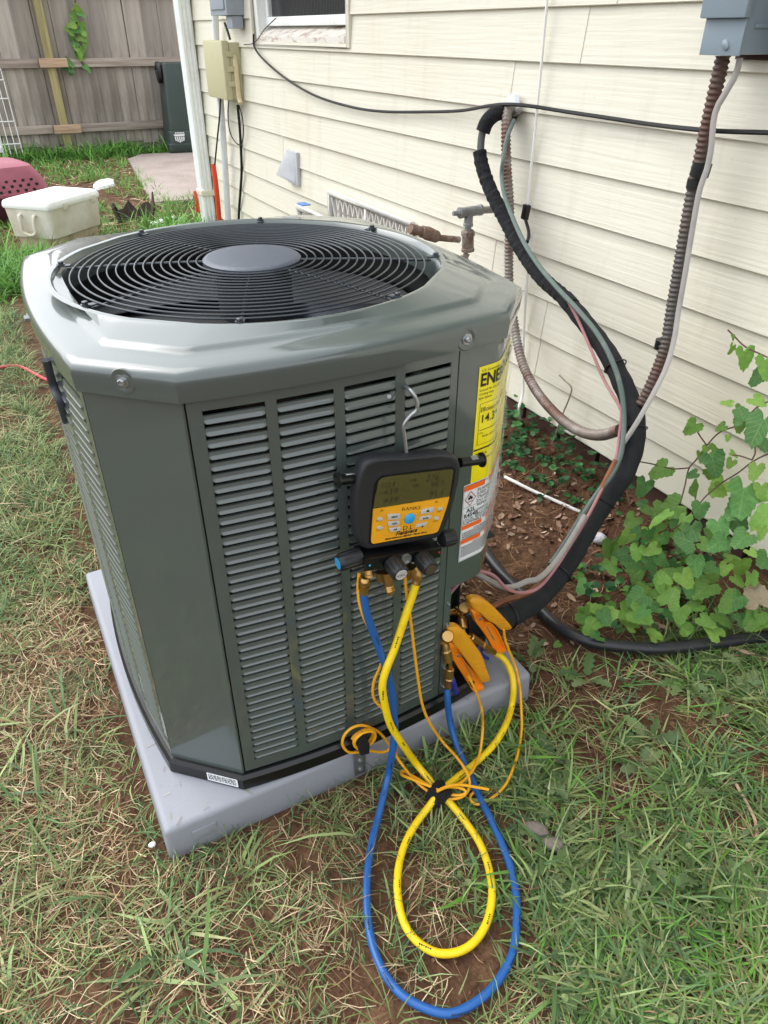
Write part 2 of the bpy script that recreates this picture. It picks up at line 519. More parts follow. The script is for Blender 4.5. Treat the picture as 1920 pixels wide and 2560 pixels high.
cable('strung_cable', 'long black coax cable sagging across the siding', [(1.69,3.8384,1.3989),(1.69,3.8375,1.3306),(1.69,3.6676,1.2655),(1.69,3.3453,1.1907),(1.69,2.9726,1.1361),(1.69,2.5539,1.1143),(1.69,2.2342,1.119),(1.69,1.8933,1.1421),(1.685,1.6245,1.1656),(1.66,1.4123,1.1962),(1.64,1.2712,1.2109),(1.66,1.1693,1.2113),(1.685,1.0599,1.2057),(1.69,0.8838,1.2025),(1.69,0.6917,1.1998),(1.655,0.5198,1.2048),(1.66,0.4243,1.2077),(1.69,0.3124,1.2131),(1.69,0.1814,1.222)], .0058, n=7)
cable('thin_wire', 'thin brown wire tacked to the window corner', [(1.7,3.4892,1.4718),(1.69,3.661,1.418),(1.69,3.8296,1.3581),(1.69,4.0249,1.3441)], .0025, BRICK)
# outlet cover hanging askew
t = thing('outlet_cover', 'grey outdoor outlet cover hanging askew on siding', 'outlet cover', (1.69,3.3805,0.748))
q = [(1.695,3.4503,0.8389),(1.695,3.2982,0.8369),(1.69,3.328,0.6629),(1.6,3.4056,0.7145)]
OUTL = mat('grey_plastic', '#b9bcbf', .5, var=[(8, '#8b8d90', .5, .8, .4)])
vv = [Vector(p) for p in q]
m = MB().add([*vv, *[p + Vector((.012, 0, 0)) for p in vv]], [(0, 1, 2, 3), (7, 6, 5, 4), (0, 4, 5, 1), (1, 5, 6, 2), (2, 6, 7, 3), (3, 7, 4, 0)])
m.build('flap', OUTL, t, True, bevel=.003)
MB().box(1.69, 1.712, vv[1].y - .005, vv[0].y - .005, vv[2].z, vv[1].z).build('back_plate', OUTL, t, True, bevel=.003)
# two foundation vents
VENT = mat('vent_grey', '#dddbd6', .5, var=[(10, '#a8a59e', .5, .75, .5)])
VENTB = mat('vent_backing', '#a39e94', .8)
def vent(label, y0, y1, z0, z1, x=1.69, tip=0.):
    t = thing('foundation_vent', label, 'vent', (x, (y0 + y1) / 2, z0), group='foundation vents')
    M = Matrix.Translation((x, 0, z0)) @ Matrix.Rotation(tip, 4, 'Y') @ Matrix.Translation((-x, 0, -z0))
    fr = MB().box(x - .01, x + .01, y0, y1, z1 - .022, z1, M).box(x - .01, x + .01, y0, y1, z0, z0 + .022, M).box(x - .01, x + .01, y0, y0 + .02, z0 + .022, z1 - .022, M).box(x - .01, x + .01, y1 - .02, y1, z0 + .022, z1 - .022, M)
    fr.box(x - .01, x + .01, (y0 + y1) / 2 - .01, (y0 + y1) / 2 + .01, z0 + .022, z1 - .022, M)
    fr.build('vent_frame', VENT, t, True, bevel=.002)
    g = MB()
    nn = int((y1 - y0) / .03)
    for i in range(nn):
        yy = y0 + .02 + i * (y1 - y0 - .04) / nn
        g.box(x - .004, x + .002, yy, yy + .006, z0 + .02, z1 - .02, M @ Matrix.Translation((0, yy, z0)) @ Matrix.Rotation(.35 if i % 2 else -.35, 4, 'X') @ Matrix.Translation((0, -yy, -z0)))
    stuff(g.build('lattice', VENT, t, True))
    MB().box(x + .012, x + .016, y0 + .01, y1 - .01, z0 + .01, z1 - .01, M).build('backing', VENTB, t, True)
vent('long grey crisscross foundation vent against the siding behind unit', 1.97, 2.86, .50, .71)
vent('smaller white vent with blue tape leaning behind unit rim', 2.66, 3.1, .42, .605, x=1.62, tip=-.12)
tag(MB().box(1.6, 1.65, 3.02, 3.10, .607, .612).build('blue_tape', mat('blue_tape', '#5b86c9', .6)), 'scrap of blue tape on the smaller vent', 'tape')

# ------------------------------------------------------------------ fence
FY = 10.75
fence = thing('wood_fence', 'weathered grey wooden privacy fence across the yard', 'fence', (1.0, FY, 0))
xb = -6.0
i = 0
while xb < 5.5:
    w = .225 + random.uniform(-.012, .012)
    top = 1.98 + random.uniform(-.02, .02)
    ln = random.uniform(-.006, .006)
    m = MB().box(0, w, 0, .022, .10 + random.uniform(-.02, .02), top)
    M = Matrix.Translation((xb, FY + random.uniform(0, .008), 0)) @ Matrix.Rotation(ln, 4, 'Y')
    o = m.build('board', FENCE, fence, True, bevel=.003, seg=1)
    o.matrix_basis = Matrix.Translation((xb, FY + random.uniform(0, .014), 0)) @ Matrix.Rotation(ln, 4, 'Y')
    xb += w + random.uniform(-.001, .004)
xb = -6.1
while xb < 5.5:                                   # second layer closing the gaps
    MB().box(xb, xb + .228, FY + .046, FY + .066, .12, 1.95 + random.uniform(-.03, .02)).build('backing_board', FENCE, fence, True, smooth=False)
    xb += .232
for xp in (-4.2, -1.5, 1.31, 4.1):
    MB().box(xp, xp + .1, FY - .1, FY - .005, -.2, 1.85).build('post', FENCE_POST if xp == 1.31 else FENCE, fence, True, bevel=.004)
for z0_ in (.27, 1.02, 1.80):
    for a, b in ((-6, -1.46), (-1.46, 1.22), (1.56, 4.13), (4.13, 5.6)):
        MB().box(a + .003, b - .003, FY - .045, FY - .006, z0_, z0_ + .10).build('rail', RAIL, fence, True, bevel=.004)
    MB().box(1.22, 1.56, FY - .14, FY - .102, z0_ + .005, z0_ + .105).build('splice_block', NEWWOOD, fence, True, bevel=.004)
MB().box(-6, 5.6, FY + .03, FY + .05, -.1, .12).build('kickboard', FENCE, fence, True)

# ------------------------------------------------------------------ upturned wheeled bin
GREENP = mat('bin_green', '#2c3a35', .5, var=[(5, '#45524c', .5, .8, .5)])
t = thing('wheeled_bin', 'dark green wheeled bin standing upside down by fence', 'bin', (2.72, 9.85, .03))
def ring4(hx, hy, z, cx=0, cy=0, c=.05):
    pts = []
    for sx, sy, a0 in ((1, 1, 0), (-1, 1, 90), (-1, -1, 180), (1, -1, 270)):
        for k in range(4):
            a = math.radians(a0 + k * 30)
            pts.append((cx + sx * (hx - c) + c * math.cos(a), cy + sy * (hy - c) + c * math.sin(a), z))
    return pts
MB().loft([ring4(.30, .34, .33), ring4(.255, .285, 1.23), ring4(.245, .275, 1.25)]).build('body', GREENP, t)
MB().loft([ring4(.325, .365, .0), ring4(.34, .38, .03), ring4(.335, .375, .12), ring4(.315, .355, .14), ring4(.31, .35, .30), ring4(.29, .33, .335)]).build('lid', GREENP, t, angle=30)
for sx in (-1, 1):
    w = MB().lathe([(.05, -.03), (.13, -.03), (.15, -.02), (.15, .02), (.13, .03), (.11, .03), (.10, .012), (.05, .012), (.04, .03)], 24, frame((sx * .30, -.1, 1.12), (sx, 0, 0)))
    wh = w.build('wheel', BLACK, t)
    sp = MB()
    for k in range(5):
        sp.box(.03, .11, -.012, .012, .012, .026, frame((sx * .30, -.1, 1.12), (sx, 0, 0)) @ Matrix.Rotation(k * 2 * math.pi / 5, 4, 'Z'))
    o = sp.build('spoke', mat('dark_grey', '#34373a', .6) if 'dark_grey' not in MATS else MATS['dark_grey'], wh)
MB().tube([(-.30, -.1, 1.12), (.30, -.1, 1.12)], .014, 8).build('axle', BLACK, t)
lg = MB()
Ml = frame((-.17, -.385, .225), (0, -1, 0), (1, 0, 0))
lg.add(*[[(p[0], p[1], 0) for p in [(-.075, .05), (-.075, .035), (-.06, .02), (.06, .02), (.075, .035), (.075, .05)]], [(0, 1, 2, 3, 4, 5)]], M=Ml)
for k in range(5):
    a = -.06 + k * .03
    lg.add([(a - .009, .012, 0), (a + .009, .012, 0), (a + .009 - .004 * (k - 2), -.07 + .012 * abs(k - 2), 0), (a - .009 - .004 * (k - 2), -.07 + .012 * abs(k - 2), 0)], [(0, 1, 2, 3)], M=Ml)
for k in range(6):
    lg.add([(-.055 + k * .022, .058, 0), (-.04 + k * .022, .058, 0), (-.04 + k * .022, .078, 0), (-.055 + k * .022, .078, 0)], [(0, 1, 2, 3)], M=Ml)
lg.build('emblem', mat('white_print', '#dfe3e2', .6), t, smooth=False)
t.matrix_basis = Matrix.Translation((2.913, 10.322, .03)) @ Matrix.Rotation(math.radians(-7), 4, 'Z') @ Matrix.Diagonal((.95, .95, .83, 1))

# ------------------------------------------------------------------ white cooler
WHITEP = mat('cooler_white', '#dcd6cb', .5, var=[(3.5, '#bfb09a', .42, .7, .8), (9, '#8d7458', .62, .8, .5)])
DIRTYP = mat('cooler_dirty', '#c4b39c', .7, var=[(5, '#8b6a4c', .42, .7, .8, (3, 3, 1)), (2, '#e0d9cc', .5, .75, .6)])
ux = Vector((.53, .85, 0)).normalized()
c0 = Vector((.478, 5.18, 0)); c1 = Vector((.91, 5.60, 0)); c2 = Vector((.235, 5.62, 0))
ang = math.atan2((c1 - c0).y, (c1 - c0).x)
Lc, Wc = (c1 - c0).length * 1.03, .43
t = thing('cooler', 'dirty white ice cooler with hinged lid on grass', 'cooler', M=Matrix.Translation(c0) @ Matrix.Rotation(ang, 4, 'Z'))
def rc(z, ins, c=.035, dx=0.):
    return [(p[0] + Lc / 2, p[1] + Wc / 2, p[2]) for p in ring4(Lc / 2 - ins, Wc / 2 - ins, z, c=c)]
MB().loft([rc(0, .045), rc(.10, .04)]).build('lower_body', DIRTYP, t)
MB().loft([rc(.10, .035), rc(.105, .022), rc(.30, .008), rc(.31, .008)]).build('body', WHITEP, t)
MB().loft([rc(.311, .0), rc(.325, -.003), rc(.345, 0), rc(.36, .008), rc(.368, .03)]).build('lid', mat('cooler_lid', '#efeeeb', .45, var=[(4, '#d8d2c4', .55, .8, .5)]), t)
for xx in (.16, Lc - .12):
    MB().box(xx, xx + .05, -.006, .012, .285, .335).build('latch', WHITEP, t, bevel=.004)
hd = MB()
hd.tube(spline([(.015, .14, .27), (-.012, .14, .26), (-.02, .145, .2), (-.02, .15, .15), (-.02, .2, .13), (-.02, .26, .15), (-.02, .265, .2), (-.012, .27, .26), (.015, .27, .27)], 4), .013, 8)
hd.build('handle', WHITEP, t)

# ------------------------------------------------------------------ pink pet carrier
PINK = mat('carrier_pink', '#96525f', .6, var=[(5, '#7d404e', .45, .75, .6)])
MAROON = mat('carrier_maroon', '#4a1f2b', .6)
t = thing('pet_carrier', 'faded pink plastic pet carrier behind the cooler', 'pet carrier', M=Matrix.Translation((.10, 6.75, 0)) @ Matrix.Rotation(.25, 4, 'Z') @ Matrix.Diagonal((1, 1, .84, 1)))
A, B = .50, .34
def rp(z, hx, hy, c=.1): return ring4(hx, hy, z, c=c)
MB().loft([rp(0, A - .06, B - .05), rp(.02, A - .04, B - .03), rp(.26, A, B)]).build('lower_shell', MAROON, t)
MB().loft([rp(.261, A + .015, B + .015), rp(.285, A + .015, B + .015), rp(.29, A, B), rp(.42, A - .04, B - .03), rp(.52, A - .09, B - .08), rp(.55, A - .14, B - .13), rp(.555, A - .2, B - .18)], cap0=True).build('upper_shell', PINK, t, angle=30)
hm = MB()
for j in range(3):
    for i in range(11):
        xx = -.36 + i * .07 + (j % 2) * .035
        zz = .31 + j * .045
        yy = -(B - (zz - .29) * .24) - .0015
        hm.box(xx - .012, xx + .012, yy - .002, yy + .01, zz - .013, zz + .013)
for j in range(3):
    for i in range(7):
        yv = -.2 + i * .065 + (j % 2) * .03
        zz = .31 + j * .045
        xv = A - (zz - .29) * .3
        hm.box(xv - .01, xv + .002, yv - .012, yv + .012, zz - .013, zz + .013)
hm.build('vent_hole', BLACK, t)
# ------------------------------------------------------------------ wire kennel panel
t = thing('wire_kennel', 'white wire kennel panel leaning on the wooden fence', 'wire panel', (.4, 10.5, 0))
WIREW = mat('white_wire', '#d9d9d6', .5)
m = MB()
for i in range(24):
    xx = -.9 + i * .072
    m.tube([(xx, 10.40, 0), (xx, 10.66, 1.02)], .0065, 5)
m.build('upright_wires', WIREW, t, True)['kind'] = 'stuff'
for zz in (.02, .2, .45, .7, .9, 1.01):
    MB().tube([(-.91, 10.40 + .255 * zz - .006, zz), (.76, 10.40 + .255 * zz - .006, zz)], .008, 5).build('cross_wire', WIREW, t, True)
MB().box(.40, .52, 10.36, 10.43, .12, .17).build('latch', WIREW, t, True)
MB().box(.2, .36, 10.48, 10.54, .62, .72).build('latch', WIREW, t, True)
MB().tube([(.52, 10.39, 0), (.52, 10.64, 1.0)], .016, 6).build('upright', WIREW, t, True)

# ------------------------------------------------------------------ yard litter, far
def blob(name, label, cat, pts, h, material, z=.01):
    """a low crumpled shape with an irregular plan"""
    c = sum((Vector(p) for p in pts), Vector()) / len(pts)
    lo = [Vector((p[0], p[1], z - .01)) for p in pts]
    mid = [Vector((p[0], p[1], z)) * .92 + c * .08 + Vector((0, 0, h * random.uniform(.5, .9))) for p in pts]
    hi = [Vector((p[0], p[1], z)) * .5 + c * .5 + Vector((0, 0, h * random.uniform(.8, 1.2))) for p in pts]
    return tag(MB().loft([lo, mid, hi]).build(name, material), label, cat)
blob('plastic_scrap', 'white plastic scrap lying on bare earth by cooler', 'litter', [(1.1962,7.9787,0.0),(1.2996,8.2603,0.0),(1.438,8.4239,0.0),(1.4764,8.2552,0.0),(1.4342,7.9916,0.0),(1.3018,7.8695,0.0),(1.2202,7.8059,0.0)], .03, TRIM)
blob('wood_chip', 'pale wood offcut beside the cooler base', 'wood scrap', [(0.9447,6.0192,0.0),(1.0614,6.0284,0.0),(1.0489,5.9296,0.0),(0.9427,5.9337,0.0)], .02, NEWWOOD)
blob('white_strip', 'white strip of trim lying on the grass', 'trim strip', [(1.3317,5.9221,0.0),(1.6089,6.1315,0.0),(1.5996,6.0401,0.0),(1.325,5.8192,0.0)], .012, TRIM)
# dark torn pot
t = thing('torn_pot', 'dark torn plastic pot lying in the grass', 'pot', (1.24, 6.05, 0))
m = MB()
pts = []
for k in range(13):
    a = math.radians(-20 + k * 19)
    h = .12 + .05 * math.sin(k * 2.3) + (.08 if k in (1, 10) else 0)
    pts.append(((.15 * math.cos(a), .1 * math.sin(a), 0), (.19 * math.cos(a), .13 * math.sin(a), h)))
v = [p[0] for p in pts] + [p[1] for p in pts] + [(p[0][0] * .92, p[0][1] * .92, 0) for p in pts] + [(p[1][0] * .93, p[1][1] * .93, p[1][2]) for p in pts]
n = len(pts)
f = [(i, i + 1, n + i + 1, n + i) for i in range(n - 1)] + [(2 * n + i + 1, 2 * n + i, 3 * n + i, 3 * n + i + 1) for i in range(n - 1)] + [(n + i, n + i + 1, 3 * n + i + 1, 3 * n + i) for i in range(n - 1)]
m.add(v, f).build('pot_wall', mat('torn_plastic', '#3d322b', .8, var=[(12, '#6b5a4c', .5, .75, .6)]), t)
cable('red_cord', 'red extension cord crossing the grass left of unit', [(-0.3767,3.0444,0.02),(-0.2022,2.9691,0.02),(-0.096,2.9359,0.02),(-0.0327,2.9257,0.02),(0.0081,2.8691,0.02),(0.051,2.7554,0.02),(0.0936,2.6559,0.02),(0.171,2.5615,0.02)], .007, mat('red_cord', '#c9444c', .45))

# ================================================================== EQUIPMENT PAD
PADM = mat('pad_plastic', '#8b8e96', .6, var=[(260, '#999ca4', .5, .7, .3), (4, '#80838a', .5, .8, .4), (2.2, '#86796a', .64, .85, .35)], bump=(500, .25, .001))
pad = thing('equipment_pad', 'square grey plastic equipment pad on the grass', 'pad', (.457, .47, 0))
lp = lambda z, o: [(-o, -o, z), (.914 + o, -o, z), (.914 + o, .945 + o, z), (-o, .945 + o, z)]
MB().loft([lp(-.02, .004), lp(.08, 0)]).build('slab', PADM, pad, True, bevel=.013, seg=3)
MB().box(.05, .10, -.004, -.001, .02, .05).box(.05, .1, -.001, .004, .02, .05).build('moulded_tab', PADM, pad, True, bevel=.001)

# ================================================================== AIR CONDITIONER
PAINT = mat('grey_gloss_paint', '#48524f', .36, coat=1., var=[(2, '#424b48', .45, .7, .5), (350, '#8c8a80', .70, .78, .4), (3, '#6f6d62', .62, .9, .3, (1, 1, .25))], bump=(900, .05, .0006), spec=.5)
PAINTD = mat('coil_dark', '#1b1d20', .7)
BASEM = mat('base_black', '#0d0e0f', .3, var=[(20, '#2a2a2a', .6, .8, .4)])
WIREM = mat('guard_wire', '#343a40', .28, metal=.3, spec=.7)
HUBM = mat('hub_plastic', '#434954', .45, var=[(90, '#5d636d', .55, .75, .5)], bump=(400, .1, .0006))
STEEL = mat('zinc_steel', '#a7aaac', .35, metal=.85)
ac = thing('air_conditioner', 'grey outdoor air conditioner unit with louvred sides on pad', 'air conditioner', (.446, .47, .08))
XL, XR, YF, YB = .060, .856, .030, .915
CF0, CF1 = .178, .746          # front face between chamfers
CL0, CL1 = .142, .800          # left face between chamfers
BF, BL = .022, .026
def yfront(x): return YF - BF * (1 - ((x - (CF0 + CF1) / 2) / ((CF1 - CF0) / 2)) ** 2)
def xleft(y): return XL - BL * (1 - ((y - (CL0 + CL1) / 2) / ((CL1 - CL0) / 2)) ** 2)
def outline(nf=16):
    """counter-clockwise footprint, bowed sides and cut corners"""
    P = []
    for i in range(nf + 1):
        x = CF0 + (CF1 - CF0) * i / nf
        P.append((x, yfront(x)))
    for i in range(nf + 1):
        y = CL0 + (CL1 - CL0) * i / nf
        P.append((XR + (XL - xleft(y)), y))
    for i in range(nf + 1):
        x = CF1 + (CF0 - CF1) * i / nf
        P.append((x, YB + (YF - yfront(x))))
    for i in range(nf + 1):
        y = CL1 + (CL0 - CL1) * i / nf
        P.append((xleft(y), y))
    return P
OUT = outline()
def offset(P, d):
    n = len(P)
    R_ = []
    for i in range(n):
        a, b, c = Vector(P[i - 1]), Vector(P[i]), Vector(P[(i + 1) % n])
        e1, e2 = (b - a).normalized(), (c - b).normalized()
        n1, n2 = Vector((e1.y, -e1.x)), Vector((e2.y, -e2.x))
        o = (n1 + n2) / (1 + n1.dot(n2))
        R_.append(tuple(b + o * d))
    return R_
def lo(d, z): return [(x, y, z) for x, y in offset(OUT, d)]
CX, CYY, RO = .447, .462, .362
def circ(r, z, sh=0.):
    return [(CX + r * math.cos(a), CYY + r * math.sin(a), z) for a in [math.atan2(y - CYY, x - CX) for x, y in OUT]]
def mixl(A, B, t, z): return [(a[0] * (1 - t) + b[0] * t, a[1] * (1 - t) + b[1] * t, z) for a, b in zip(A, B)]
# base pan
MB().loft([lo(.004, .081), lo(.012, .083), lo(.012, .112), lo(.006, .12), lo(-.02, .121)]).build('base_pan', BASEM, ac, True, angle=25)
# coil and inner floor
MB().lathe([(.34, .125), (.34, .93)], 40, Matrix.Translation((CX, CYY, 0)), caps=True).build('coil', PAINTD, ac, True)
# cap
A, B = lo(-.06, 1), circ(RO + .02, 1)
A2 = lo(-.045, 1)
cap = MB().loft([lo(.0055, .966), lo(.0085, .966), lo(.0108, .993), lo(.0102, 1.000), lo(.0082, 1.0058), lo(.0045, 1.0100), lo(-.001, 1.0125), lo(-.010, 1.0140), lo(-.03, 1.016), lo(-.045, 1.0175), lo(-.0485, 1.0185), lo(-.0525, 1.0210), lo(-.0565, 1.0236), lo(-.060, 1.0246),
     lo(-.066, 1.0252), circ(RO + .021, 1.0345), circ(RO + .016, 1.0358), circ(RO + .010, 1.0345), circ(RO + .004, 1.028), circ(RO, 1.018), circ(RO - .004, .985), circ(RO - .004, .93)], False, False)
cap.build('top_cap', PAINT, ac, True, angle=29)
MB().loft([circ(RO - .0045, .984), circ(RO - .012, .93), circ(RO - .01, .80)], False, False).build('fan_shroud', BASEM, ac, True)
# fan guard: rings and eight spokes
guard = bpy.data.objects.new('fan_guard', None); COL.objects.link(guard); guard.parent = ac
guard.matrix_parent_inverse = ac.matrix_basis.inverted()
RH = .096
nr = 15
def gzr(r): return 1.030 + .008 * (1 - ((r - RH) / (RO - RH)) ** 2)
for k in range(nr):
    r = RH + .012 + (RO - .022 - RH - .012) * k / (nr - 1)
    pts = [(CX + r * math.cos(2 * math.pi * i / 120), CYY + r * math.sin(2 * math.pi * i / 120), gzr(r)) for i in range(120)]
    MB().tube(pts, .0017, 6, closed=True).build('ring', WIREM, guard, True)
for k in range(8):
    a = math.radians(22.5 + 45 * k)
    pts = [(CX + r * math.cos(a), CYY + r * math.sin(a), gzr(r) - .0042) for r in np.linspace(RH - .02, RO - .006, 14)]
    s_ = MB().tube(pts, .0027, 6).build('spoke', WIREM, guard, True)
    M = frame((CX + (RO + .004) * math.cos(a), CYY + (RO + .004) * math.sin(a), 1.0315), (0, 0, 1), (math.cos(a), math.sin(a), 0))
    MB().box(-.018, .012, -.007, .007, 0, .003, M).build('tab', WIREM, guard, True, bevel=.001)
    MB().lathe([(.0085, .003), (.0085, .0045), (.0055, .0046), (.0055, .009), (.004, .0098)], 6, M).build('screw', WIREM, guard, True, angle=20)
MB().lathe([(RH - .004, 1.028), (RH, 1.031), (RH, 1.039), (RH - .004, 1.0425), (RH - .012, 1.0435), (.03, 1.0445), (.001, 1.0445)], 56, Matrix.Translation((CX, CYY, 0))).build('hub_cap', HUBM, ac, True)
MB().lathe([(.07, .80), (.075, .83), (.075, 1.0), (.06, 1.02)], 32, Matrix.Translation((CX, CYY, 0))).build('fan_motor', PAINTD, ac, True)
FANM = mat('fan_blade', '#2b3038', .25, metal=.5)
for k in range(4):
    v, f = [], []
    for i in range(7):
        r = .07 + (.335 - .07) * i / 6
        for j in range(6):
            a = math.radians(20 + 90 * k + (j - 2.5) * (13 + 2 * i / 6) + i * 3)
            v.append((CX + r * math.cos(a), CYY + r * math.sin(a), .905 + (j - 2.5) * .016 * (1.25 - .5 * i / 6)))
    for i in range(6):
        for j in range(5): f.append((i * 6 + j, i * 6 + 6 + j, i * 6 + 7 + j, i * 6 + 1 + j))
    MB().add(v, f).build('fan_blade', FANM, ac, True)

def sheet(pts, zs, holes, th, nrm):
    """sheet over polyline pts (x,y) and heights zs, leaving cells in holes open; thickened inward"""
    bm = bmesh.new()
    G = [[bm.verts.new((p[0], p[1], z)) for z in zs] for p in pts]
    for i in range(len(pts) - 1):
        for j in range(len(zs) - 1):
            if (i, j) in holes: continue
            bm.faces.new((G[i][j], G[i + 1][j], G[i + 1][j + 1], G[i][j + 1]))
    fs = list(bm.faces)
    bm.normal_update()
    if fs[0].normal.dot(Vector(nrm)) < 0: bmesh.ops.reverse_faces(bm, faces=fs)
    g = bmesh.ops.extrude_face_region(bm, geom=bm.faces[:])
    vv = [e for e in g['geom'] if isinstance(e, bmesh.types.BMVert)]
    bm.normal_update()
    c = Vector((CX, CYY, 0))
    for x in vv:
        d = (c - x.co); d.z = 0
        x.co += d.normalized() * th
    bmesh.ops.recalc_face_normals(bm, faces=bm.faces)
    me = bpy.data.meshes.new('panel')
    bm.to_mesh(me); bm.free()
    return me
def slat_mesh(w, h):
    """louvre blade: tucked behind the sheet at the top, lip proud at its lower edge, cheeks at both ends"""
    e = min(.007, w * .12)
    us = [.0003, e * .45, e, w / 2, w - e, w - e * .45, w - .0003]
    du = [0, .72, 1, 1, 1, .72, 0]
    v = []
    for (t, y) in ((-.34, .0050), (-.37, .0010), (-.62, .0002), (-.90, -.0010), (-.99, -.0027), (-1.04, -.0024), (-1.05, -.0008)):
        for u, d in zip(us, du):
            yy = y if d == 1 else (y * d + (1 - d) * max(y, .0005) * .6)
            v.append((u, yy, t * h + (0 if d == 1 else (1 - d) * h * .10 * (1 if t < -.5 else 0))))
    f = []
    for i in range(6):
        for j in range(6): f.append((i * 7 + j, i * 7 + 7 + j, i * 7 + 8 + j, i * 7 + 1 + j))
    me = bpy.data.meshes.new('slat')
    me.from_pydata(v, [], f)
    me.polygons.foreach_set('use_smooth', [True] * len(me.polygons))
    me.set_sharp_from_angle(angle=math.radians(50))
    me.materials.append(PAINT)
    return me
NS, ZT, ZB = 39, .944, .156
PITCH = (ZT - ZB) / NS
def louvre(name, fn, b0, b1, cols, top, bot, nrm, far=99):
    """louvred panel: fn(t)->(x,y); cols = [(t0,t1)]"""
    ts = sorted(set([b0, b1] + [c for ab in cols for c in ab]))
    pts = [fn(t) for t in ts]
    holes = {(ts.index(a), 1) for a, b in cols}
    me = sheet(pts, [bot, ZB - .004, ZT + .002, top], holes, .003, nrm)
    me.materials.append(PAINT)
    p = link(name, me, None, ac, True)
    joined = MB()
    for ci, (a, b) in enumerate(cols):
        A_, B_ = Vector(fn(a)), Vector(fn(b))
        w = (B_ - A_).length
        sm = slat_mesh(w, PITCH * .93)
        d = (B_ - A_).normalized()
        outn = Vector(nrm)
        xa = Vector((d.x, d.y, 0))
        za = Vector((0, 0, 1))
        ya = za.cross(xa)
        base = A_
        if ya.dot(outn) > 0:           # local -Y must point outward
            base = B_; xa = -xa; ya = -ya
        R_ = Matrix((xa, ya, za)).transposed().to_4x4()
        for k in range(NS):
            M = Matrix.Translation((base.x, base.y, ZT - k * PITCH)) @ R_
            if ci >= far:
                joined.add([v.co for v in sm.vertices], [tuple(q.vertices) for q in sm.polygons], M)
            else:
                o = link('slat', sm, None, p, True)
                o.matrix_basis = M
    if joined.v: stuff(joined.build('far_slats', PAINT, p, True))
    return p
cw, cg, c0_ = .0935, .0178, .2055
louvre('front_louvre_panel', lambda x: (x, yfront(x)), CF0 + .006, .6475, [(c0_ + i * (cw + cg), c0_ + i * (cw + cg) + cw) for i in range(4)], .962, .124, (0, -1, 0))
lw, lg_, l0 = .108, .0185, .165
louvre('side_louvre_panel', lambda y: (xleft(y), y), CL0 + .004, CL1 - .004, [(l0 + i * (lw + lg_), l0 + i * (lw + lg_) + lw) for i in range(5)], .964, .122, (-1, 0, 0), far=3)
# plain corner post, front left, with folded edges
def plain(name, pts, z0, z1, material=PAINT, th=.004, bev=.0012):
    me = sheet(pts, [z0, z1], set(), th, (pts[0][0] + pts[-1][0] - 2 * CX, pts[0][1] + pts[-1][1] - 2 * CYY, 0))
    me.materials.append(material)
    o = link(name, me, None, ac, True)
    return o
cl = (xleft(CL0), CL0); cf = (CF0, yfront(CF0))
def lerp2(a, b, t): return (a[0] + (b[0] - a[0]) * t, a[1] + (b[1] - a[1]) * t)
plain('corner_post', [lerp2(cl, (cl[0] - .001, cl[1] + .1), 0), lerp2(cl, cf, .02), lerp2(cl, cf, .97), lerp2(cl, cf, 1.0), (cf[0] + .0035, cf[1] + .001)], .120, .966)
MB().box(CF0 + .0005, CF0 + .0055, yfront(CF0) + .004, yfront(CF0) + .012, .122, .964).build('corner_seam', PAINTD, ac, True)
# far corner posts and hidden sides
plain('corner_post', [(xleft(CL1), CL1), (CF0, YB)], .120, .966)
plain('rear_panel', [(CF0 + .002, YB), (CX, YB + BF), (CF1 - .002, YB)], .120, .966)
plain('corner_post', [(CF1, YB), (XR, CL1)], .120, .966)
plain('right_panel', [(XR, CL1 - .003), (XR + BL, (CL0 + CL1) / 2), (XR + .016, .30)], .120, .966)
# service panel with the rounded corner, cut away at its foot above the valves
CH0, CH1 = Vector((CF1, yfront(CF1))), Vector((XR, CL0))
def rcorner(s, off=0.):
    """point at distance s along the front right corner skin, off = stand-off"""
    x0 = .6505
    l1 = CF1 - .018 - x0
    l2 = l1 + .036
    if s <= l1:
        x = x0 + s
        p, n = Vector((x, yfront(x))), Vector((0, -1))
    elif s <= l2:
        t = (s - l1) / .036
        a = Vector((CF1 - .018, yfront(CF1 - .018)))
        e = CH0 + (CH1 - CH0).normalized() * .018
        q = CH0
        p = a * (1 - t) ** 2 + q * 2 * t * (1 - t) + e * t * t
        n = (Vector((0, -1)) * (1 - t) + Vector((.7, -.714)) * t).normalized()
    else:
        d = (CH1 - CH0).normalized()
        p, n = CH0 + d * (.018 + s - l2), Vector((.7, -.714))
    p = p + n * off
    return (p.x, p.y)
LC = .07 + .036 + (CH1 - CH0).length - .03
sp_ = [rcorner(s) for s in np.linspace(0, .055, 6)] + [rcorner(s) for s in np.linspace(.06, .095, 8)] + [rcorner(s) for s in np.linspace(.1, LC, 6)]
sp_ += [(XR + .008, .20), (XR + .014, .285)]
plain('service_panel', sp_, .438, .966)
MB().box(.6478, .6502, yfront(.65) + .003, yfront(.65) + .010, .124, .962).build('panel_seam', PAINTD, ac, True)
# flange and back wall of the valve recess
MB().box(.6505, .667, yfront(.66), yfront(.66) + .003, .122, .4375).build('flange', PAINT, ac, True, bevel=.0008)
MB().box(.6505, .6535, yfront(.66) + .004, .20, .122, .437).build('recess_side', PAINT, ac, True)
MB().box(.654, .80, .20, .203, .122, .50).build('recess_back', PAINT, ac, True)
MB().box(.797, .80, .17, .1995, .122, .50).build('recess_return', PAINT, ac, True)
MB().box(.6545, .80, .06, .30, .50, .503).build('recess_top', PAINTD, ac, True)
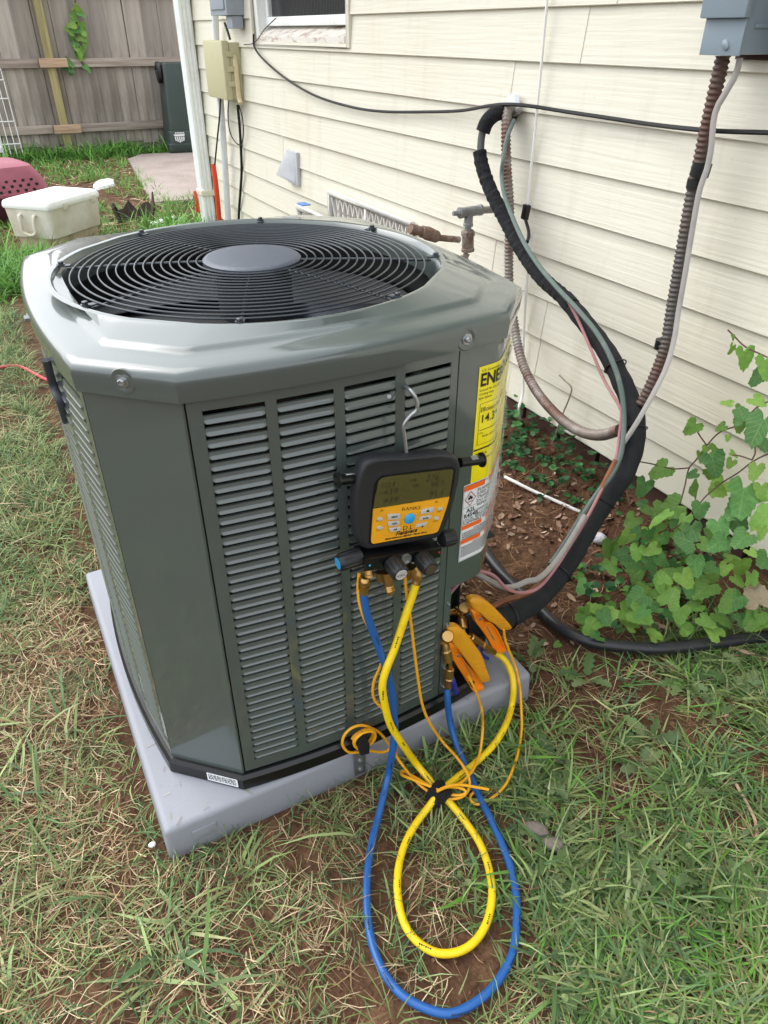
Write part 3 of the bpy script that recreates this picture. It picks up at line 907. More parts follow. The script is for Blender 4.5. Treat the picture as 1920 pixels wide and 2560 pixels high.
# screws
def screw(p, n, r=.0075):
    M = frame(p, n)
    MB().lathe([(r * 1.35, 0), (r * 1.35, .0018), (r * .85, .002), (r * .85, .0065), (r * .55, .0075), (r * .5, .006)], 6, M).build('screw', STEEL, ac, True, angle=20)
chn = Vector((-.69, -.72, 0))
def skirt(px_x, z): return (px_x, yfront(px_x) - .0105, z)
pch = lerp2(cl, cf, .5)
screw(Vector((*pch, .992)) + chn * .0095, chn)
screw(skirt(.655, .985), (0, -1, .08))
screw((xleft(.46) - .0102, .46, .985), (-1, 0, 0))
screw((.6425, yfront(.6425) - .001, .742), (0, -1, 0), .006)
for zz in (.40, .34, .285, .21, .15):
    screw((.659, yfront(.66) - .0005, zz), (0, -1, 0), .0028)
# stamped dimples round the cap screws
MB().lathe([(.0205, 0), (.019, .0018), (.015, .0022), (.012, .001), (.0105, .0008)], 28, frame(Vector((*pch, .992)) + chn * .0088, chn)).build('dimple', PAINT, ac, True)
MB().lathe([(.0205, 0), (.019, .0018), (.015, .0022), (.012, .001), (.0105, .0008)], 28, frame(Vector(skirt(.655, .985)) + Vector((0, .001, 0)), (0, -1, .08))).build('dimple', PAINT, ac, True)
# dark lifting strip clipped to the left side
m = MB().tube(spline([(0.028,0.2968,0.9634),(0.03,0.3422,0.9035),(0.033,0.3244,0.8763),(0.036,0.3603,0.8214)], 6), .007, 8, flat=.6)
m.build('side_strip', mat('strip_dark', '#3a4048', .5), ac, True)
# white sticker on the base
def quad(name, pts, material, parent, th=.0006):
    """thin printed sheet through four corners"""
    a = [Vector(p) for p in pts]
    n = (a[1] - a[0]).cross(a[3] - a[0]).normalized() * th
    return MB().add([*a, *[p + n for p in a]], [(3, 2, 1, 0), (4, 5, 6, 7), (0, 1, 5, 4), (1, 2, 6, 5), (2, 3, 7, 6), (3, 0, 4, 7)]).build(name, material, parent, True, smooth=False)
PAPER = mat('white_label', '#e6e8ea', .45)
INK = mat('black_ink', '#141414', .6)
ob = offset(OUT, .0128)
a_, b_ = Vector((*ob[-1], 0)), Vector((*ob[0], 0))
d_ = b_ - a_
nn_ = Vector((d_.y, -d_.x, 0)).normalized()
st = [a_ + d_ * .52 + Vector((0, 0, .088)), a_ + d_ * .93 + Vector((0, 0, .088)), a_ + d_ * .93 + Vector((0, 0, .112)), a_ + d_ * .52 + Vector((0, 0, .112))]
stk = quad('base_sticker', st, PAPER, ac)
m = MB()
for r_ in range(5):
    z = .1075 - r_ * .0035
    u = .54
    while u < .90:
        w = random.uniform(.01, .05)
        p = a_ + d_ * u + nn_ * .0012; q = a_ + d_ * min(u + w, .91) + nn_ * .0012
        m.add([(p.x, p.y, z), (q.x, q.y, z), (q.x, q.y, z + .0018), (p.x, p.y, z + .0018)], [(0, 1, 2, 3)])
        u += w + .012
m.build('fine_print', INK, stk, True, smooth=False)

# ------------------------------------------------------------------ labels wrapped round the corner
YEL = mat('label_yellow', '#f3e200', .35, coat=.3, bump=(18, .35, .01))
ORG = mat('label_orange', '#f26a1b', .45)
WHT = mat('label_white', '#e9ecf0', .3, coat=.3, bump=(18, .2, .006))
REDI = mat('label_red', '#b01834', .5)
def wrap(s0, s1, z0, z1, off, name, material, parent, n=22, slant=0.):
    fr, bk = [], []
    for i in range(n + 1):
        s = s0 + (s1 - s0) * i / n
        x, y = rcorner(s, off)
        fr += [(x, y, z0), (x, y, z1)]
    f = [(2 * i, 2 * i + 2, 2 * i + 3, 2 * i + 1) for i in range(n)]
    return MB().add(fr, f).build(name, material, parent, True)
def wtext(mb, body, size, s, z, off=.0020, **k):
    v, f = text_mesh(body, size, **k)
    o = []
    for a, b, _ in v:
        x, y = rcorner(s + a, off)
        o.append((x, y, z + b))
    mb.add(o, f)
def wbar(mb, s0, s1, z0, z1, off=.0020, n=8):
    v, f = [], []
    for i in range(n + 1):
        x, y = rcorner(s0 + (s1 - s0) * i / n, off)
        v += [(x, y, z0), (x, y, z1)]
    mb.add(v, [(2 * i, 2 * i + 2, 2 * i + 3, 2 * i + 1) for i in range(n)])
S0 = .0455
yl = wrap(S0, LC - .004, .668, .922, .0010, 'energy_label', YEL, ac)
m = MB()
wtext(m, 'U.S. Government', .0072, S0 + .006, .9115)
wtext(m, 'ENERGYGUIDE', .034, S0 + .004, .8845, bold=.0009, sx=.86)
for i, l in enumerate(('Central Air Conditioner', 'Cooling Only', 'Split System')): wtext(m, l, .0066, S0 + .004, .874 - i * .0078)
wtext(m, 'Efficiency Rating (SEER2)*', .0135, S0 + .0105, .832, sx=.8)
wtext(m, '14.3*', .023, S0 + .0115, .810, bold=.0002)
wtext(m, '13.8', .0052, S0 + .011, .787)
wtext(m, 'Range of Similar Models', .0062, S0 + .02, .779)
wtext(m, 'Notice', .0105, S0 + .006, .741)
wtext(m, 'Federal law allows this unit to be installed', .0068, S0 + .006, .731, sx=.8)
wtext(m, 'Energy Efficiency Ratio', .0058, S0 + .014, .678, sx=.9)
wbar(m, S0 + .0115, S0 + .075, .7945, .7955)
wbar(m, S0 + .008, S0 + .0088, .765, .849); wbar(m, S0 + .008, S0 + .09, .849, .8496); wbar(m, S0 + .008, S0 + .09, .7645, .765)
wbar(m, S0 + .001, S0 + .10, .7535, .7565)
m.build('lettering', INK, yl, True, smooth=False)
wl = wrap(S0 - .0165, LC - .006, .500, .6845, .0016, 'hazard_label', WHT, ac)
W0 = S0 - .0165
m = MB()
for za_, zb_ in ((.670, .682), (.5795, .5895), (.5445, .5545)):
    m = MB()
    wbar(m, W0 + .002, LC - .008, za_, zb_, .0024)
    m.build('orange_band', ORG, wl, True, smooth=False)
m = MB()
for (a, b, c, d) in ((W0 + .0008, W0 + .0014, .502, .683), (W0 + .0008, LC - .007, .502, .5026), (W0 + .0008, LC - .007, .6824, .683), (W0 + .036, W0 + .0366, .632, .669), (W0 + .001, W0 + .036, .6315, .6321)):
    wbar(m, a, b, c, d, .0026)
wtext(m, 'A2L', .014, W0 + .0105, .6185, .0026, bold=.0002)
wtext(m, 'R454B', .014, W0 + .0045, .6065, .0026, bold=.0002)
for i, l in enumerate(('FLAMMABLE', 'USED. TO', 'TRAINED', 'DO NOT', 'REFRIG', 'DISPOSE', 'ACCORD')):
    wtext(m, l, .0095, W0 + .0375, .6605 - i * .0088 - (.003 if i > 4 else 0), .0026)
wtext(m, 'LOCAL REGULATIONS', .0092, W0 + .003, .5985, .0026)
wtext(m, 'FLAMMABLE REFRIGERANT', .0092, W0 + .003, .5912, .0026)
for base, rows in ((.574, 5), (.5395, 7)):
    for r_ in range(rows):
        u = W0 + .004 + (.03 if r_ == 0 else 0)
        while u < LC - .012:
            w = random.uniform(.002, .007)
            wbar(m, u, u + w, base - r_ * .0046, base - r_ * .0046 + .0022, .0026, 2)
            u += w + .0015
m.build('lettering', INK, wl, True, smooth=False)
dm = MB()
cs, cz = W0 + .0185, .6505
def ring_(q0, q1, off):
    P = []
    for q in (q0, q1):
        for (a, b) in ((0, q), (q * .82, 0), (0, -q), (-q * .82, 0)):
            x, y = rcorner(cs + a, off); P.append((x, y, cz + b))
    return P, [(i, (i + 1) % 4, 4 + (i + 1) % 4, 4 + i) for i in range(4)]
dm.add(*ring_(.0175, .0152, .0028))
dm.build('hazard_diamond', REDI, wl, True, smooth=False)
fl = MB()
fp = [(-.0035, -.0045), (-.0062, -.001), (-.0052, .003), (-.0035, .0015), (-.0028, .005), (-.001, .0078), (-.0004, .004), (.001, .0065), (.0018, .003), (.0034, .0045), (.0045, .001), (.006, .0022), (.0055, -.002), (.003, -.0045), (0, -.0012)]
P = []
for a, b in fp:
    x, y = rcorner(cs + a, .0029); P.append((x, y, cz + b + .001))
fl.add(P, [tuple(range(len(P)))])
wbar(fl, cs - .006, cs + .006, cz - .0075, cz - .0062, .0029, 2)
fl.build('flame_symbol', INK, wl, True, smooth=False)
PLAST = mat('clear_plastic', '#dfe6ea', .08, trans=0, alpha=.16, spec=.9, bump=(25, .6, .01))
pv, pf = [], []
for i in range(20):
    s = .085 + (LC - .087) * i / 19
    for j in range(12):
        z = .56 + (.955 - .56) * j / 11
        x, y = rcorner(s, .006 + .005 * math.sin(z * 55 + s * 60) * math.sin(s * 130))
        pv.append((x, y, z))
for i in range(19):
    for j in range(11): pf.append((i * 12 + j, i * 12 + 12 + j, i * 12 + 13 + j, i * 12 + 1 + j))
MB().add(pv, pf).build('document_pouch', PLAST, ac, True)

# ================================================================== tie-down bracket on the pad
t = thing('tie_down_bracket', 'small steel bracket screwed to the pad front edge', 'bracket', (0.4305,-0.006,0.0287))
b = Vector((0.4305,-0.006,0.0287))
MB().box(b.x - .0135, b.x + .0135, b.y - .004, b.y - .0015, .005, .092).build('plate', mat('bracket_grey', '#72766f', .5, metal=.6), t, True, bevel=.0008)
for zz in (.055, .025):
    MB().lathe([(.0075, 0), (.0075, .0015), (.005, .002), (.005, .005), (.003, .006)], 6, frame((b.x, b.y - .0041, zz), (0, -1, 0))).build('screw', STEEL, t, True, angle=20)

# ================================================================== DIGITAL MANIFOLD GAUGE
RUB = mat('rubber_boot', '#202125', .55, var=[(7, '#34363a', .5, .75, .6), (60, '#4a4c50', .64, .75, .4)], bump=(35, .25, .004))
BLKP = mat('gauge_black', '#0c0d0e', .3)
YPL = mat('gauge_yellow', '#e8a51c', .45, var=[(12, '#b9821c', .5, .8, .5), (30, '#6b5420', .66, .8, .35)])
LCD = mat('lcd', '#4c4a28', .18, var=[(3, '#5c5a34', .45, .7, .6)], spec=.6)
LCDI = mat('lcd_ink', '#36351e', .4)
BTN = mat('button_grey', '#b9b8b2', .5)
BTNB = mat('button_blue', '#2f9fd8', .45)
BRASS = mat('brass', '#b8935a', .3, metal=.95, var=[(20, '#8e6d3e', .5, .7, .5)])
FY_ = -.050
gauge = thing('manifold_gauge', 'digital refrigerant manifold gauge hanging from louvres by a hook', 'gauge', (.51, FY_, .75))
def solid(poly, y0, y1, name, material, parent, bevel=0., seg=2):
    """outline traced in the X-Z plane, extruded in Y"""
    n = len(poly)
    v = [(p[0], y0, p[2]) for p in poly] + [(p[0], y1, p[2]) for p in poly]
    f = [tuple(range(n)), tuple(reversed(range(n, 2 * n)))] + [(i, (i + 1) % n, n + (i + 1) % n, n + i) for i in range(n)]
    return MB().add(v, f).build(name, material, parent, True, bevel=bevel, seg=seg)
bo = [(0.4267,-0.05,0.8221),(0.4318,-0.05,0.8332),(0.4405,-0.05,0.8376),(0.4544,-0.05,0.8378),(0.4792,-0.05,0.833),(0.5045,-0.05,0.8263),(0.5284,-0.05,0.8222),(0.5529,-0.05,0.8176),(0.5797,-0.05,0.814),(0.5995,-0.05,0.8069),(0.6122,-0.05,0.7988),(0.6187,-0.05,0.7866),(0.6209,-0.05,0.7744),(0.6196,-0.05,0.7512),(0.6134,-0.05,0.7167),(0.6054,-0.05,0.6819),(0.5966,-0.05,0.6561),(0.5879,-0.05,0.6439),(0.5768,-0.05,0.6389),(0.4999,-0.05,0.6512),(0.4347,-0.05,0.6623),(0.4252,-0.05,0.6708),(0.4177,-0.05,0.6937),(0.4153,-0.05,0.7263),(0.4159,-0.05,0.7758),(0.42,-0.05,0.8059)]
n = len(bo)
bc = sum((Vector(p) for p in bo), Vector()) / n
def ins(k, y): return [Vector((bc.x + (p[0] - bc.x) * k, y, bc.z + (p[2] - bc.z) * k)) for p in bo]
boot = MB().loft([ins(.93, -.020), ins(.985, -.024), ins(1, -.032), ins(1, -.041), ins(.985, -.0485), ins(.95, -.0505), ins(.90, -.0490)]).build('rubber_boot', RUB, gauge, True, angle=60)
knob_ridge = MB()
for (u0, u1) in ((-.045, -.005), (.012, .055)):
    knob_ridge.box(bc.x + u0, bc.x + u1, -.045, -.026, bc.z + .0905, bc.z + .0985)
FZ = -.0512
solid([(0.4578,-0.05,0.7961),(0.4632,-0.05,0.8001),(0.4794,-0.05,0.7993),(0.5427,-0.05,0.7892),(0.5992,-0.05,0.7803),(0.6037,-0.05,0.7779),(0.604,-0.05,0.7742),(0.599,-0.05,0.7251),(0.4476,-0.05,0.7462),(0.4504,-0.05,0.7655)], FZ + .0012, FZ - .0004, 'lcd_screen', LCD, gauge)
plate = solid([(0.4472,-0.05,0.745),(0.5985,-0.05,0.7242),(0.5938,-0.05,0.7042),(0.5869,-0.05,0.6815),(0.5802,-0.05,0.6614),(0.577,-0.05,0.6561),(0.5688,-0.05,0.6552),(0.5075,-0.05,0.6651),(0.447,-0.05,0.6736),(0.4433,-0.05,0.6765),(0.4424,-0.05,0.6823)], FZ + .0012, FZ - .0012, 'face_plate', YPL, gauge)
solid([(0.4506,-0.05,0.7898),(0.456,-0.05,0.7985),(0.465,-0.05,0.8033),(0.505,-0.05,0.7977),(0.5617,-0.05,0.7896),(0.603,-0.05,0.7835),(0.6089,-0.05,0.7777),(0.6089,-0.05,0.7689),(0.6036,-0.05,0.7257),(0.5892,-0.05,0.6765),(0.5832,-0.05,0.6551),(0.5762,-0.05,0.6506),(0.5076,-0.05,0.6613),(0.4461,-0.05,0.6698),(0.4396,-0.05,0.6761),(0.4407,-0.05,0.6981),(0.4458,-0.05,0.7477)], FZ + .004, FZ + .0010, 'bezel', BLKP, gauge)
FQ = FZ - .0014
for pts in ([(0.4728,-0.05,0.7261),(0.4743,-0.05,0.7276),(0.495,-0.05,0.7227),(0.4979,-0.05,0.7188),(0.498,-0.05,0.7121),(0.4963,-0.05,0.7107),(0.474,-0.05,0.7166)], [(0.4738,-0.05,0.7114),(0.4753,-0.05,0.7126),(0.4952,-0.05,0.7076),(0.4968,-0.05,0.704),(0.4963,-0.05,0.6989),(0.4772,-0.05,0.7019),(0.4744,-0.05,0.7044)], [(0.4759,-0.05,0.697),(0.4773,-0.05,0.6982),(0.4983,-0.05,0.694),(0.4986,-0.05,0.6876),(0.4965,-0.05,0.6858),(0.4811,-0.05,0.6888),(0.4782,-0.05,0.6914)],
            [(0.539,-0.05,0.7073),(0.5396,-0.05,0.7128),(0.5443,-0.05,0.7164),(0.5652,-0.05,0.714),(0.567,-0.05,0.712),(0.5655,-0.05,0.7058),(0.5626,-0.05,0.7046)], [(0.5358,-0.05,0.6952),(0.5391,-0.05,0.7018),(0.5608,-0.05,0.699),(0.5621,-0.05,0.6972),(0.5591,-0.05,0.6928),(0.5561,-0.05,0.6921)], [(0.5287,-0.05,0.6829),(0.5325,-0.05,0.6885),(0.5524,-0.05,0.6862),(0.5538,-0.05,0.6847),(0.5496,-0.05,0.6803),(0.5466,-0.05,0.6798)]):
    solid(pts, FQ, FQ - .0022, 'button', BTN, gauge, bevel=.0005)
for c in [(0.4587,-0.05,0.7226),(0.4586,-0.05,0.7043),(0.58,-0.05,0.7054),(0.573,-0.05,0.6878)]:
    solid([(c[0] + .0058 * math.cos(k * math.pi / 6), 0, c[2] + .0034 * math.sin(k * math.pi / 6) - .0012 * math.cos(k * math.pi / 6)) for k in range(12)], FQ, FQ - .0018, 'round_button', BTN, gauge, bevel=.0004)
c = Vector([(0.5174,-0.05,0.7046)][0])
MB().lathe([(.0102, 0), (.0102, .002), (.009, .003), (.001, .0031)], 24, frame((c.x, FQ, c.z), (0, -1, 0))).build('power_button', BTNB, gauge, True)
def tfit(mb, body, p0, p1, h, y, shear=0., bold=0.):
    p0, p1 = Vector(p0), Vector(p1)
    v, f = text_mesh(body, h, shear=shear, bold=bold)
    x0 = min(a for a, _, _ in v); x1 = max(a for a, _, _ in v)
    d = Vector((p1.x - p0.x, 0, p1.z - p0.z)); L_ = d.length; d.normalize()
    up = Vector((-d.z, 0, d.x))
    sx = L_ / (x1 - x0)
    mb.add([Vector((p0.x, y, p0.z)) + d * ((a - x0) * sx) + up * b for a, b, _ in v], f)
m = MB()
E1 = FQ - .0001
for body, a, b, h, kw in (('Fieldpiece', 0, 1, .0125, dict(shear=.25, bold=.0004)), ('SMAN Refrigerant Manifold + Micron Gauge', 2, 3, .0050, dict(shear=.2, bold=.0002)),
                          ('RANKS', 4, 5, .0095, {}), ('D.L', 6, 7, .0115, {}), ('^', 8, 9, .011, {}), ('^', 10, 11, .011, {}), ('ZERO ALL', 12, 13, .0032, {}), ('HOLD', 14, 15, .0032, {}), ('SET', 16, 17, .0032, {}), ('UNITS', 18, 19, .0032, {})):
    Q = [(0.4902,-0.05,0.6765),(0.5334,-0.05,0.6711),(0.4688,-0.05,0.674),(0.5533,-0.05,0.6624),(0.5016,-0.05,0.725),(0.5384,-0.05,0.7176),(0.5042,-0.05,0.6843),(0.5238,-0.05,0.6805),(0.4591,-0.05,0.7329),(0.4653,-0.05,0.7323),(0.567,-0.05,0.7175),(0.574,-0.05,0.7168),(0.452,-0.05,0.7184),(0.4631,-0.05,0.7168),(0.4523,-0.05,0.6993),(0.4622,-0.05,0.6979),(0.5728,-0.05,0.6994),(0.585,-0.05,0.6977),(0.565,-0.05,0.6816),(0.5768,-0.05,0.6799)]
    tfit(m, body, Q[a], Q[b], h, E1, **kw)
m.build('lettering', INK, gauge, True, smooth=False)
m = MB()
Q = [(0.4803,-0.05,0.7183),(0.4923,-0.05,0.7162),(0.481,-0.05,0.7041),(0.4915,-0.05,0.7023),(0.484,-0.05,0.6907),(0.492,-0.05,0.6897),(0.5431,-0.05,0.695),(0.5551,-0.05,0.6936),(0.5485,-0.05,0.709),(0.5575,-0.05,0.7077),(0.5406,-0.05,0.6821),(0.5456,-0.05,0.6816)]
for body, a, b, h in (('MENU', 0, 1, .0052), ('VIEW', 2, 3, .0052), ('AIR', 4, 5, .0050), ('ENTER', 6, 7, .0050)):
    tfit(m, body, Q[a], Q[b], h, FQ - .0024, bold=.0002)
for (k, sg) in ((8, 1), (10, -1)):
    q0, q1 = Vector(Q[k]), Vector(Q[k + 1])
    m.add([(q0.x, FQ - .0024, q0.z), (q1.x, FQ - .0024, q1.z), ((q0.x + q1.x) / 2, FQ - .0024, (q0.z + q1.z) / 2 + sg * .005)], [(0, 1, 2)])
m.build('button_lettering', INK, gauge, True, smooth=False)
m = MB()
Q = [(0.4632,-0.05,0.7815),(0.4869,-0.05,0.7779),(0.4577,-0.05,0.768),(0.4945,-0.05,0.7629),(0.465,-0.05,0.7506),(0.4947,-0.05,0.7464),(0.5472,-0.05,0.7698),(0.5745,-0.05,0.7663),(0.5584,-0.05,0.7549),(0.5831,-0.05,0.7517),(0.5563,-0.05,0.7368),(0.5841,-0.05,0.7331),(0.5184,-0.05,0.7789),(0.5298,-0.05,0.7772),(0.5226,-0.05,0.7653),(0.534,-0.05,0.7639)]
for body, a, b, h in (('112.4', 0, 1, .0155), ('-439', 2, 3, .0155), ('439', 4, 5, .0135), ('276', 6, 7, .0175), ('94.1', 8, 9, .0165), ('91.1', 10, 11, .0165), ('psig', 12, 13, .008), ('454B', 14, 15, .009)):
    tfit(m, body, Q[a], Q[b], h, FZ - .0009, shear=.12)
m.build('screen_digits', LCDI, gauge, True, smooth=False)
# valve block under the display
blk = solid([(0.4218,-0.068,0.6592),(0.4977,-0.068,0.6447),(0.5784,-0.068,0.6304),(0.5765,-0.068,0.6092),(0.5383,-0.068,0.6163),(0.4982,-0.068,0.621),(0.4535,-0.068,0.6266),(0.4255,-0.068,0.6322)], -.022, -.068, 'valve_block', BLKP, gauge, bevel=.002)
for q, cc in zip([(0.4306,-0.0686,0.6435),(0.5723,-0.0686,0.622)], (BTNB, REDI)):
    MB().lathe([(.0022, 0), (.002, .0006)], 10, frame(q, (0, -1, 0))).build('indicator', cc, gauge, True)
KNB = mat('knob_black', '#191a1d', .45)
def knob(p, d, r=.0165, L_=.034, cap=None, txt=None):
    M = frame(p, d, (1, 0, 0) if abs(Vector(d).normalized().x) < .9 else (0, 0, 1))
    m = MB()
    N_ = 48
    prof = [(.6, 0), (.95, .002), (1, .004), (1, L_ * .75), (.93, L_ * .93), (.80, L_), (.72, L_)]
    loops = []
    for rr, h in prof:
        loops.append([((r * rr - (.0013 if (k % 6) in (0,) and .003 < h < L_ * .95 else 0)) * math.cos(2 * math.pi * k / N_), (r * rr - (.0013 if (k % 6) in (0,) and .003 < h < L_ * .95 else 0)) * math.sin(2 * math.pi * k / N_), h) for k in range(N_)])
    m.loft(loops, M=M)
    kb = m.build('knob', KNB, gauge, True, angle=30)
    if cap is not None:
        MB().lathe([(r * .66, L_), (r * .66, L_ + .0008)], 24, M).build('knob_disc', cap, kb, True)
        if txt:
            v, f = text_mesh(txt, r * .55, align='CENTER')
            MB().add([(a, b_ - r * .2, L_ + .0012) for a, b_, _ in v], f, M).build('lettering', INK, kb, True, smooth=False)
Q = [(0.4262,-0.045,0.6515),(0.5897,-0.045,0.6303)]
knob(Vector(Q[0]), (-1, 0, -.04), .0165, .045, BTNB)
knob(Vector(Q[1]), (1, 0, -.12), .0165, .030, None)
Q = [(0.4736,-0.068,0.6359),(0.5335,-0.068,0.6251)]
knob(Vector(Q[0]), (.0, -1, -.12), .0168, .036, BTN, 'VAC')
knob(Vector(Q[1]), (.0, -1, -.12), .0168, .036, mat('knob_disc_dark', '#4a4032', .5))
Q = [(0.5013,-0.069,0.6339)][0]
MB().lathe([(.0105, 0), (.0105, .004), (.0085, .0042), (.0075, .0015), (.001, .0015)], 24, frame(Q, (0, -1, 0))).build('sight_glass', STEEL, gauge, True)
# hook rails either side
def arm(p0, p1, r):
    p0, p1 = Vector(p0), Vector(p1)
    d = (p1 - p0); L_ = d.length
    M = frame(p0, d)
    a = MB().lathe([(r, 0), (r, L_ * .9), (r * 1.15, L_ * .93), (r * 1.55, L_ * .95), (r * 1.6, L_), (r * .8, L_ + .001)], 20, M).build('side_arm', BLKP, gauge, True)
    MB().box(-r * .55, r * .55, r * .78, r * 1.06, L_ * .42, L_ * .72, frame(p0, d, (0, 0, 1)) @ Matrix.Rotation(math.radians(-70), 4, 'Z')).build('contact', STEEL, a, True, bevel=.0006)
Q = [(0.4429,-0.034,0.7992),(0.3903,-0.034,0.808),(0.6288,-0.034,0.7768),(0.6767,-0.034,0.77)]
arm(Q[0], Q[1], .0088); arm(Q[2], Q[3], .0088)
# hook
hk = spline([(0.5215,-0.03,0.8197),(0.519,-0.028,0.847),(0.5167,-0.027,0.8667),(0.5189,-0.027,0.8778),(0.5286,-0.028,0.8889),(0.5388,-0.029,0.8966),(0.5402,-0.029,0.9088),(0.5353,-0.026,0.9237),(0.5321,-0.018,0.93),(0.5329,-0.004,0.929),(0.54,0.016,0.9179)], 6)
MB().tube(hk, .0034, 10).build('hook', STEEL, gauge, True)
MB().tube([(0.5182,0.012,0.9174),(0.4955,-0.016,0.925)], .0034, 10).build('hook_tip', STEEL, gauge, True)
# brass ports
def spindle(name, pts, rs, parent, material=BRASS, n=16):
    P_ = [Vector(p) for p in pts]
    MB().tube(P_, lambda i: rs[i], n).build(name, material, parent, True, angle=25)
def along(p0, p1, prof):
    """(t, r) profile between two points -> point list and radii"""
    a, b = Vector(p0), Vector(p1)
    return [a.lerp(b, t) for t, _ in prof], [r for _, r in prof]
Q = [(0.4361,-0.05,0.6195),(0.4353,-0.055,0.607),(0.4262,-0.058,0.6115),(0.4257,-0.052,0.5687),(0.467,-0.035,0.592),(0.468,-0.035,0.5692),(0.4675,-0.06,0.6094),(0.4728,-0.068,0.5619),(0.5269,-0.04,0.5891),(0.5272,-0.04,0.5594),(0.5242,-0.055,0.5959),(0.5322,-0.06,0.574),(0.5293,-0.062,0.5605)]
nutp = [(0, .006), (.1, .009), (.12, .0105), (.35, .0105), (.36, .0085), (.42, .0085), (.43, .0105), (.62, .0105), (.66, .0078), (.98, .0078), (1, .006)]
P_, R_ = along(Q[2], Q[3], nutp); spindle('brass_port', P_, R_, gauge)
P_, R_ = along(Q[0], Q[1], [(0, .0085), (.6, .0085), (.65, .0092), (1, .0092)]); spindle('brass_port', P_, R_, gauge)
P_, R_ = along(Q[4], Q[5], [(0, .007), (.7, .007), (.72, .0055), (1, .005)]); spindle('brass_port', P_, R_, gauge)
P_, R_ = along(Q[6], Q[7], [(0, .009), (.55, .009), (.56, .0078), (.62, .0094), (.66, .008), (.7, .0094), (.74, .008), (.78, .0094), (.86, .0094), (.9, .006), (1, .0055)]); spindle('brass_port', P_, R_, gauge)
P_, R_ = along(Q[8], Q[9], [(0, .0075), (.6, .0075), (.62, .006), (1, .0058)]); spindle('brass_port', P_, R_, gauge)
spindle('brass_port', spline([Q[10], Q[11], Q[12]], 6), [.0085] * 4 + [.0098] * 5 + [.0085] * 4, gauge)

# ================================================================== HOSES
HB = mat('hose_blue', '#1c579b', .38, var=[(6, '#3a6596', .55, .8, .5), (30, '#174680', .5, .75, .4), (140, '#112233', .7, .76, .5)])
HY = mat('hose_yellow', '#ecca10', .42, var=[(6, '#c9a820', .55, .8, .5), (60, '#c7a80c', .55, .75, .5), (220, '#5a4c10', .66, .72, .7)])
CY_ = mat('probe_cable_yellow', '#eaa718', .42, var=[(40, '#c98a10', .55, .75, .5)])
VEL = mat('hook_and_loop', '#0b0b0c', .95, bump=(300, .8, .003))
def hose(name, label, pts, r, material, k=8, n=12):
    t = thing(name, label, 'hose', pts[len(pts) // 2])
    p = even(spline(pts, k), .008)
    MB().tube(p, r, n).build('jacket', material, t, True)
    pr = MB()
    i = 14
    while i < len(p) - 8:
        for k in range(random.randint(4, 8)):
            a = p[i].lerp(p[i + 1], 0)
            T = (p[i + 1] - p[i - 1]).normalized()
            nv = Vector((0, -.55, .85)); nv = (nv - T * nv.dot(T)).normalized()
            sv = T.cross(nv)
            nv = (nv * .9 + sv * .25).normalized(); sv = T.cross(nv)
            o_ = a + T * (k * .0042) + nv * (r + .0002)
            w_, h_ = random.uniform(.0010, .0016), random.uniform(.0010, .0018)
            pr.add([o_ - T * w_ - sv * h_, o_ + T * w_ - sv * h_, o_ + T * w_ + sv * h_, o_ - T * w_ + sv * h_], [(0, 1, 2, 3)])
        i += random.randint(9, 20)
    stuff(pr.build('printed_marks', INK, t, True, smooth=False))
    return t
bp = [(0.4252,-0.052,0.5761),(0.4295,-0.055,0.5274),(0.4463,-0.06,0.4545),(0.4626,-0.065,0.3879),(0.4757,-0.068,0.3174),(0.4807,-0.072,0.236),(0.4815,-0.075,0.1866),(0.4746,-0.078,0.1321),(0.4666,-0.074,0.05),(0.4159,-0.1284,0.022),(0.377,-0.1719,0.016),(0.3381,-0.2262,0.015),(0.3085,-0.2807,0.015),(0.2901,-0.3266,0.015),(0.2805,-0.3678,0.015),(0.2791,-0.4118,0.015),(0.2904,-0.454,0.015),(0.3137,-0.4882,0.015),(0.3418,-0.5129,0.015),(0.3741,-0.5219,0.015),(0.4235,-0.5202,0.015),(0.467,-0.5063,0.015),(0.504,-0.4848,0.015),(0.5362,-0.4515,0.015),(0.5681,-0.4089,0.015),(0.5917,-0.3616,0.015),(0.6068,-0.3139,0.015),(0.6211,-0.2497,0.015),(0.6319,-0.1876,0.015),(0.6468,-0.1159,0.018),(0.6519,-0.0606,0.04),(0.6519,-0.03,0.0894),(0.6495,-0.02,0.1437),(0.6533,-0.01,0.1688)]
t = hose('blue_hose', 'blue refrigerant hose looping on the ground below the gauge', bp, .0078, HB)
